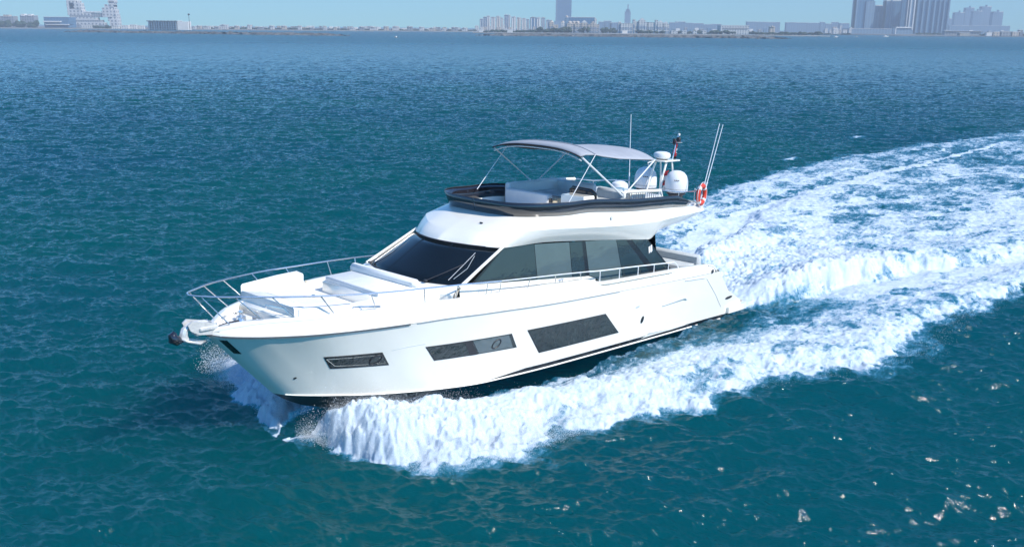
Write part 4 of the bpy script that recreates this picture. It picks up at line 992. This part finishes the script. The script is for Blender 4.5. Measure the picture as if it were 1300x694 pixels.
for k in range(12):
    X0, X1 = fx(188, D), fx(225, D); wd = X1-X0; x = -wd/2+wd*(k+.5)/12; mm = MB().box(x-.7, x+.7, -2.4, -1.2, 0, fz(205, 27.5, D)-1, .1); mm.build('column', M['w_blue'], o, smooth=False)
mm = MB().box(-wd/2-2, wd/2+1, -3, 1, fz(205, 27.6, D)-1, fz(205, 26.4, D)-1, .2); mm.build('eave', M['w_grey'], o, smooth=False)
def pole(px, yt, D, label):
    o = empty('beacon_mast', (fx(px, D), D, 0)); tag(o, label, 'mast'); H = fz(px, yt, D)
    MB().tube([(0, 0, 0), (0, 0, H)], [.35, .22], 6).build('pole', M['rubber'], o); MB().box(-1, 1, -1, 1, H-.2, H+1.8, .3).build('lamp_head', M['rubber'], o)
pole(240.5, 19.5, 1250, 'thin mast with dark lamp head right of the colonnaded hall')
r = np.random.default_rng(9)
spots = [(246, 4), (252, 6), (262, 8), (274, 5), (284, 9), (300, 6), (316, 5), (330, 8), (345, 5), (360, 6), (380, 5), (395, 4), (412, 5), (425, 4), (447, 7), (459, 6), (474, 10), (490, 6), (502, 8), (520, 7), (535, 6), (549, 9), (563, 6), (577, 8), (590, 7)]
nm_ = ['first', 'second', 'third', 'fourth', 'fifth', 'sixth', 'seventh', 'eighth', 'ninth', 'tenth', 'eleventh', 'twelfth', 'thirteenth', 'fourteenth']
for k, (a, wpx) in enumerate(spots):
    hz = 36+.008*(a-650); yt = hz+float(r.uniform(-1.4, 1.0))+.3
    lab = ('low pale house behind the left breakwater, %s to the right of the beacon mast' % nm_[k]) if k < 14 else ('small shore villa, %s from the left between breakwater tip and towers' % nm_[k-14])
    bld('shore_house', a-wpx/2, a+wpx/2, yt, 2420+float(r.uniform(0, 60)), M[['w_white', 'w_cream', 'w_white', 'w_grey'][k % 4]], lab, 'house', 'low houses along the left shore', extra=[('upper_floor', .2, .6, yt-.8, yt+.5, M['w_white'])])
for k in range(46):
    a = 243+350*(k+.5)/46+float(r.uniform(-3, 3)); hz = 36+.008*(a-650); wpx = float(r.uniform(2.5, 7))
    bld('distant_house', a-wpx/2, a+wpx/2, hz+float(r.uniform(-1.5, 1.2)), 2500+float(r.uniform(0, 90)), M[['w_white', 'w_grey', 'w_cream', 'roofw'][k % 4]], 'tiny pale house in the packed row along the left shore', 'house', 'tiny packed houses along the left shore', cap=False)
wood(250, 440, 35.2, 2520, 'thin dark tree line behind the left breakwater', seed=6)
wood(440, 605, 37.0, 2500, 'thin dark tree line behind the beach in the middle', seed=7)
# boat masts of a marina
for k, a in enumerate([381, 386, 392, 397, 404, 409, 414]):
    D = 2300; o = empty('sailing_boat', (fx(a, D), D, 0)); tag(o, 'moored sailing boat, %s mast from the left behind the breakwater' % nm_[k], 'sailing boat', 'sailing boats moored behind the left breakwater')
    m = MB(); m.grid([[(-5+10*t, -1.4*math.sin(math.pi*t)**.6*s, .9 if s else .0) for s in (1, 0, -1)] for t in np.linspace(0, 1, 7)]); m.build('hull', M['roofw'], o)
    MB().tube([(0, 0, .3), (0, 0, 13+r.uniform(-2, 2))], .16, 5).build('mast', M['rubber'], o)
# white apartment towers
tw = [(609, 613.5, 24.5, 'w_blue', 'narrow bluish tower at the left end of the white apartment row'), (613.5, 618, 22, 'w_glass', 'blue glass slab, left of the row of white apartment towers'), (618, 622, 21, 'w_white', 'first tall white apartment tower beside the blue slab'), (623, 629, 22.5, 'w_white', 'second white apartment tower, with curved roof'), (630, 635, 21.5, 'w_cream', 'third apartment tower, cream, left of the gap'), (635.5, 639, 23.5, 'w_white', 'fourth white apartment tower just left of the dark blue edge'),
      (640, 645, 19.5, 'w_glass', 'dark blue edged tower, tallest of the apartment row'), (645, 648, 20, 'w_white', 'slim white tower against the tallest blue apartment tower'), (649, 655, 22, 'w_white', 'white tower right of the tallest apartment tower'), (656, 661, 23, 'w_cream', 'cream apartment tower in the middle of the right group'), (662, 668, 24, 'w_white', 'lower white apartment tower right of the cream one'), (668.5, 672, 25, 'w_blue', 'bluish low tower near the right of the apartment row'), (673, 681, 22.5, 'w_glass', 'broad blue tower at the right of the apartment row'), (681, 686, 23, 'w_white', 'last white tower, on the right flank of the broad blue tower'), (687, 692, 23, 'w_blue', 'faint blue tower before the tall skyscraper'), (693, 699, 26, 'w_blue', 'faint low blue block left of the tall skyscraper')]
for k, (a, b, c, mt, lab) in enumerate(tw):
    bld('apartment_tower', a, b, c, 2750+35*(k % 4), M[mt], lab, 'tower', 'apartment towers on the middle shore', extra=[('balcony_fin', .1, .25, c+1, 38, M['roofw']), ('balcony_fin', .6, .75, c+1, 38, M['roofw']), ('rooftop_plant', .3, .7, c-1, c+.2, M['w_white'])])
for k, (a, b) in enumerate([(608, 613), (644, 651)]):
    bld('beach_pavilion', a, b, 38, 1980, M['roofw'], ['small white beach pavilion at the left end of the towers', 'small white beach pavilion below the tallest apartment tower'][k], 'pavilion')
wood(618, 690, 37.6, 2000, 'dark hedge of trees below the white apartment towers', seed=8)
wood(684, 722, 34.5, 1960, 'dark tree clump before the tall blue skyscraper', seed=10)
# the tall blue skyscraper
bld('skyscraper', 706, 725, -38, 4300, M['w_glass'], 'tall blue glass skyscraper rising out of the top of the picture', 'skyscraper', depth=.9, extra=[('edge_fin', -.03, .06, -36, 40, M['w_blue'], 2), ('podium', -.12, 1.2, 27, 40, M['w_blue'], 6)])
# domed resort and palace
def palace(name, D, label, towers, y0=41):
    px0 = min(t[0] for t in towers); px1 = max(t[1] for t in towers); cx = (px0+px1)/2
    o = empty(name, (fx(cx, D), D, 1)); tag(o, label, 'palace')
    for (a, b, yt, kind, mt) in towers:
        x0, x1 = fx(a, D)-fx(cx, D), fx(b, D)-fx(cx, D); zt = fz(cx, yt, D)-1; q = r.uniform(0, 4)
        MB().box(x0, x1, q, q+14, 0, zt, .2).build('wing', M[mt], o, smooth=False)
        w2 = (x1-x0)/2; xm = (x0+x1)/2
        if kind == 'dome': MB().lathe([(w2*.9*math.cos(t), w2*.9*math.sin(t)) for t in np.linspace(0, 1.5, 7)], (xm, q+5, zt), 12).build('dome', M['w_cream'], o)
        if kind == 'gable':
            MB().poly([(x0, q-.3, zt), (x1, q-.3, zt), (xm, q-.3, zt+w2*.8)], (0, 14, 0)).build('gable_roof', M['roofw'], o, smooth=False)
        if kind == 'flat': MB().box(x0-.4, x1+.4, q-.4, q+14.4, zt+.01, zt+.8, .1).build('roof', M['w_white'], o, smooth=False)
        n = max(1, int((b-a)/1.6))
        for k in range(n):
            xx = x0+(x1-x0)*(k+.5)/n; ww = (x1-x0)/n*.25; MB().box(xx-ww, xx+ww, q-.05-.12, q+.1, zt*.35, zt*.62, .05).build('window', M['w_glass'], o, smooth=False)
        for k in range(n):
            xx = x0+(x1-x0)*(k+.5)/n; ww = (x1-x0)/n*.3; MB().box(xx-ww, xx+ww, q-.05-.12, q+.1, 0, zt*.25, .05).build('arch', M['w_glass'], o, smooth=False)
    return o
palace('domed_resort', 2080, 'cream domed resort among dark trees right of the blue skyscraper base',
       [(697, 703, 29, 'dome', 'w_cream'), (702, 709, 32, 'flat', 'w_cream'), (712, 717, 29, 'dome', 'w_white'), (717, 722, 22.5, 'dome', 'w_blue'), (720, 727, 30, 'dome', 'w_cream'), (726, 732, 29.5, 'dome', 'w_cream'), (730, 737, 30, 'dome', 'w_cream'), (738, 746, 29, 'gable', 'w_cream'), (746, 752, 31, 'flat', 'w_cream'), (750, 757, 30, 'dome', 'w_cream'), (754.5, 757.5, 24, 'gable', 'w_white'), (757, 761, 31, 'flat', 'w_cream')])
bld('long_blue_hotel', 719, 755, 22.5, 2500, M['w_glass'], 'long dark blue flat topped hotel behind the cream domes', 'hotel', depth=.3)
wood(706, 724, 33, 1960, 'dark round trees in front of the cream domed resort', seed=12); wood(733, 750, 33.5, 1950, 'dark bushy trees between the cream domes', seed=13)
for k, (a, b, c) in enumerate([(760, 768, 28), (767, 776, 27), (774, 784, 29)]):
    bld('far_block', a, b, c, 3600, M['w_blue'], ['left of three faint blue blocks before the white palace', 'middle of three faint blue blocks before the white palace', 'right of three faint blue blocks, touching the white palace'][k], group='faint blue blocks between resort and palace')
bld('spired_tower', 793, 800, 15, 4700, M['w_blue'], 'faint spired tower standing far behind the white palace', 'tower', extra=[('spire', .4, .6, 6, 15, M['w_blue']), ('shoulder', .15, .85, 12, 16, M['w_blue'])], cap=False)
palace('white_palace', 2060, 'wide white palace with gables and arcades, middle of the shore',
       [(785, 789, 29, 'gable', 'w_white'), (788, 803, 30.5, 'flat', 'w_white'), (803.5, 806.5, 25.5, 'flat', 'w_white'), (807, 812, 28, 'flat', 'w_white'), (811, 819, 26.5, 'gable', 'w_white'), (818, 822, 28.5, 'flat', 'w_white'), (823, 833, 29, 'flat', 'w_white'), (832, 835, 26, 'flat', 'w_white'), (835, 842, 29, 'gable', 'w_white'), (841, 850, 31, 'flat', 'w_white'), (843, 848, 29.5, 'gable', 'w_white')])
wood(808, 842, 38, 1960, 'low dark garden trees before the white palace', seed=14); wood(764, 790, 35, 2100, 'dark trees left of the white palace', seed=15)
bld('white_tent', 790, 797, 39.2, 1900, M['roofw'], 'small pointed white tent on the beach before the palace', 'tent')
for k, (a, b, c) in enumerate([(850, 860, 29), (858, 870, 28), (868, 880, 29.5), (880, 893, 30), (893, 904, 31.5), (903, 916, 31)]):
    bld('far_block', a, b, c, 3500+60*k, M['w_blue'], 'faint blue block, %s from the left right of the white palace' % nm_[k], group='faint blue blocks right of the palace')
for k, (a, b) in enumerate([(852, 857), (857, 861), (866, 872), (880, 885), (892, 897), (905, 909)]):
    bld('beach_villa', a, b, 39.6+.3*(k % 2), 2000, M['w_white'], 'tiny white beach villa, %s right of the white palace' % nm_[k], 'house', 'tiny villas right of the palace')
bld('white_terminal', 915, 951, 33, 2050, M['w_white'], 'long white flat building with thin roof before faint blue blocks', extra=[('glazed_front', .08, .95, 35.5, 37.5, M['w_grey'], .6)])
wood(903, 935, 38.5, 1950, 'dark shrubs before the long white flat building', seed=16); wood(958, 1045, 40.2, 1900, 'dark low trees along the sand spit to the right', seed=17)
bld('pink_villa', 977, 984, 34.5, 1950, M['w_cream'], 'small pinkish towered villa among trees on the spit', 'house', extra=[('turret', .3, .7, 33, 35, M['w_cream'])])
for k, (a, b, c) in enumerate([(948, 960, 28), (960, 972, 28.3), (972, 990, 28.6), (998, 1010, 29), (1010, 1024, 29.2), (1024, 1040, 29.5), (1041, 1047, 28.5), (1048, 1056, 30.5), (1056, 1064, 28.5), (1066, 1078, 30)]):
    bld('far_block', a, b, c, 3900+40*(k % 3), M['w_blue'], 'faint flat blue block, %s from the left before the big towers' % nm_[k], group='faint flat blocks before the big towers')
bld('white_slab', 1066, 1069, 33, 3300, M['w_white'], 'narrow pale slab at the foot of the faint flat blocks')
for k in range(64):
    a = [604, 850, 1046, 1200][k % 4]+[84, 125, 38, 100][k % 4]*(k//4+.5)/16+float(r.uniform(-2.5, 2.5)); hz = 36+.008*(a-650); wpx = float(r.uniform(1.8, 6))
    tallish = float(r.uniform(.2, 1) if k % 4 != 2 else r.uniform(.2, 1.6))
    bld('shore_building', a-wpx/2, a+wpx/2, hz-4.2*tallish+1.5, 2480+float(r.uniform(0, 500)), M[['w_white', 'w_blue', 'w_cream', 'w_grey', 'w_white', 'roofw'][k % 6]], ['tiny building in the packed row behind the white apartment towers', 'tiny building in the packed row right of the white palace', 'tiny building in the packed row before the big blue towers', 'tiny building in the packed row at the far right quay'][k % 4], 'building',
        ['tiny buildings behind the apartment towers', 'tiny buildings right of the palace', 'tiny buildings before the big towers', 'tiny buildings at the far right quay'][k % 4], cap=k % 3 == 0)
wood(850, 960, 38.6, 2150, 'ragged dark tree line right of the white palace', hvar=.7, seed=21); wood(1010, 1082, 41.2, 2300, 'ragged dark tree line left of the big blue towers', hvar=.7, seed=22)
# the big towers at the right
Dt = 3000
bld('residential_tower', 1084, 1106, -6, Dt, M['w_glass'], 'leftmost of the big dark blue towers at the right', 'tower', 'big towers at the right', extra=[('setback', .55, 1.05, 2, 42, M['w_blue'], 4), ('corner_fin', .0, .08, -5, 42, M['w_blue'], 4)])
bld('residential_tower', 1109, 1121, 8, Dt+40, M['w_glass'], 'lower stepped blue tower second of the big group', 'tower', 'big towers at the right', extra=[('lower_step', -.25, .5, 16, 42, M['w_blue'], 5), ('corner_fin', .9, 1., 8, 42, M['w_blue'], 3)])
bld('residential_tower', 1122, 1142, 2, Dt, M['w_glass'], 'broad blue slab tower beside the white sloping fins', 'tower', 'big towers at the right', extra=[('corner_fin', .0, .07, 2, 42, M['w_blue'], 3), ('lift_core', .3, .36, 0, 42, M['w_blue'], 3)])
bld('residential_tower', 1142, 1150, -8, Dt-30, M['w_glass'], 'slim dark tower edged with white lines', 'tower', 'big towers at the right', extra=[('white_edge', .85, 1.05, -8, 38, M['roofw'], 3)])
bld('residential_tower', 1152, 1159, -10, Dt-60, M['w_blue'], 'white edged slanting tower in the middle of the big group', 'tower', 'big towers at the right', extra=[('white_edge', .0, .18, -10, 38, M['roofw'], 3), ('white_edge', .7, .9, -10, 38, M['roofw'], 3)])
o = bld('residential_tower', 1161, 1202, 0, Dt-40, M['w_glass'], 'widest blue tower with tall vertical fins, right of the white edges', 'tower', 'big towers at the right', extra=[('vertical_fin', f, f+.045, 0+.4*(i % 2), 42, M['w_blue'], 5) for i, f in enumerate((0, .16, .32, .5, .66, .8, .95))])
bld('marina_gate', 1137, 1156, 35, 2700, M['w_blue'], 'pale framed gate building at the foot of the big towers', extra=[('white_frame', -.04, 1.04, 35, 36, M['roofw'], 3), ('white_frame', -.04, .02, 35, 44, M['roofw'], 3)])
bld('podium', 1080, 1136, 37, 2800, M['w_blue'], 'long low blue podium under the big towers')
wood(1165, 1200, 41, 2500, 'dark trees at the foot of the widest tower', seed=18)
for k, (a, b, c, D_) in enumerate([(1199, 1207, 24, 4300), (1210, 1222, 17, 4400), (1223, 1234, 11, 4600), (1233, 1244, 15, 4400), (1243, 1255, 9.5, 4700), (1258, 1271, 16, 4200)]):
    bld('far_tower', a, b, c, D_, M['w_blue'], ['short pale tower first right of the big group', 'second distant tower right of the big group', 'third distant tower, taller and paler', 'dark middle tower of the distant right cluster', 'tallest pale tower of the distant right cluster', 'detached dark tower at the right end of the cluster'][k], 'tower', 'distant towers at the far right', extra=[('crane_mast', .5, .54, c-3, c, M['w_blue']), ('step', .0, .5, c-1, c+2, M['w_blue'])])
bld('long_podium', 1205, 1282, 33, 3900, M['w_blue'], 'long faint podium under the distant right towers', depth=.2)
bld('curved_arcade', 1200, 1246, 40, 2400, M['w_grey'], 'long low grey arcade near the water at the right', depth=.2, extra=[('roof_edge', -.02, 1.02, 39.6, 40.4, M['w_grey'], 3)])
for k, (a, b, c, mt) in enumerate([(1219, 1232, 42.5, 'sand'), (1253, 1260, 41.5, 'roofw'), (1262, 1270, 41, 'w_cream'), (1272, 1284, 40.5, 'w_grey'), (1286, 1296, 41, 'w_cream'), (1294, 1299, 38.5, 'w_grey')]):
    bld('quay_building', a, b, c, 2150, M[mt], 'low quay building at right, %s from the left' % nm_[k], group='low quay buildings at the right edge')
wood(1246, 1310, 42.0, 2200, 'dark low trees along the right quay', seed=19)
# boats
def motorboat(px, D, ln, label, rz=0.):
    o = empty('motorboat', (fx(px, D), D, 0), (0, 0, rz)); tag(o, label, 'motorboat', 'small motorboats far out')
    P = []
    for t in np.linspace(0, 1, 10):
        w_ = ln*.16*min(1, (1-t)*2.2)**.6+.01; x = -ln/2+ln*t; sh = .09*ln+.06*ln*t*t
        P.append([(x, -w_, sh), (x, -w_*.8, .01*ln), (x, 0, -.04*ln), (x, w_*.8, .01*ln), (x, w_, sh), (x, 0, sh+.01)])
    MB().grid(P, True).build('hull', M['roofw'], o)
    MB().box(-ln*.2, ln*.15, -ln*.11, ln*.11, ln*.09, ln*.22, ln*.02).build('cabin', M['roofw'], o)
    MB().box(-ln*.15, ln*.155, -ln*.112, ln*.112, ln*.14, ln*.19, ln*.01).build('cabin_window', M['black'], o)
    MB().box(-ln*.22, ln*.05, -ln*.10, ln*.10, ln*.27, ln*.285, ln*.005).build('hardtop', M['roofw'], o)
motorboat(502, 920, 6.5, 'small white motorboat on open water left of the tower row', 2.2)
motorboat(1062, 1500, 9, 'white motorboat off the sand spit, first of three at right', .4)
motorboat(1088, 1500, 8, 'white motorboat before the big towers, second of three', 2.9)
motorboat(1125, 1650, 12, 'white motorboat before the big towers, third and largest', .2)
# air: closed box of even haze round the camera and everything
hz = MB().box(-5200, 5200, -300, 6600, -6, 420, 0)
hzv = [(x, y, z) for x in (-5200, 5200) for y in (-400, 6600) for z in (-6, 430)]
hm = MB().add(hzv, [(0, 1, 3, 2), (4, 6, 7, 5), (0, 4, 5, 1), (2, 3, 7, 6), (0, 2, 6, 4), (1, 5, 7, 3)])
hmat = bpy.data.materials.new('haze_air'); hmat.use_nodes = True
for q in list(hmat.node_tree.nodes): hmat.node_tree.nodes.remove(q)
ho = hmat.node_tree.nodes.new('ShaderNodeOutputMaterial'); hv = hmat.node_tree.nodes.new('ShaderNodeVolumePrincipled')
hv.inputs['Density'].default_value = HAZE[3]; hv.inputs['Color'].default_value = (*HAZE[:3], 1); hv.inputs['Anisotropy'].default_value = 0
hmat.node_tree.links.new(hv.outputs[0], ho.inputs['Volume'])
ho_ = hm.build('haze', hmat, None, smooth=False); tag(ho_, kind='stuff')
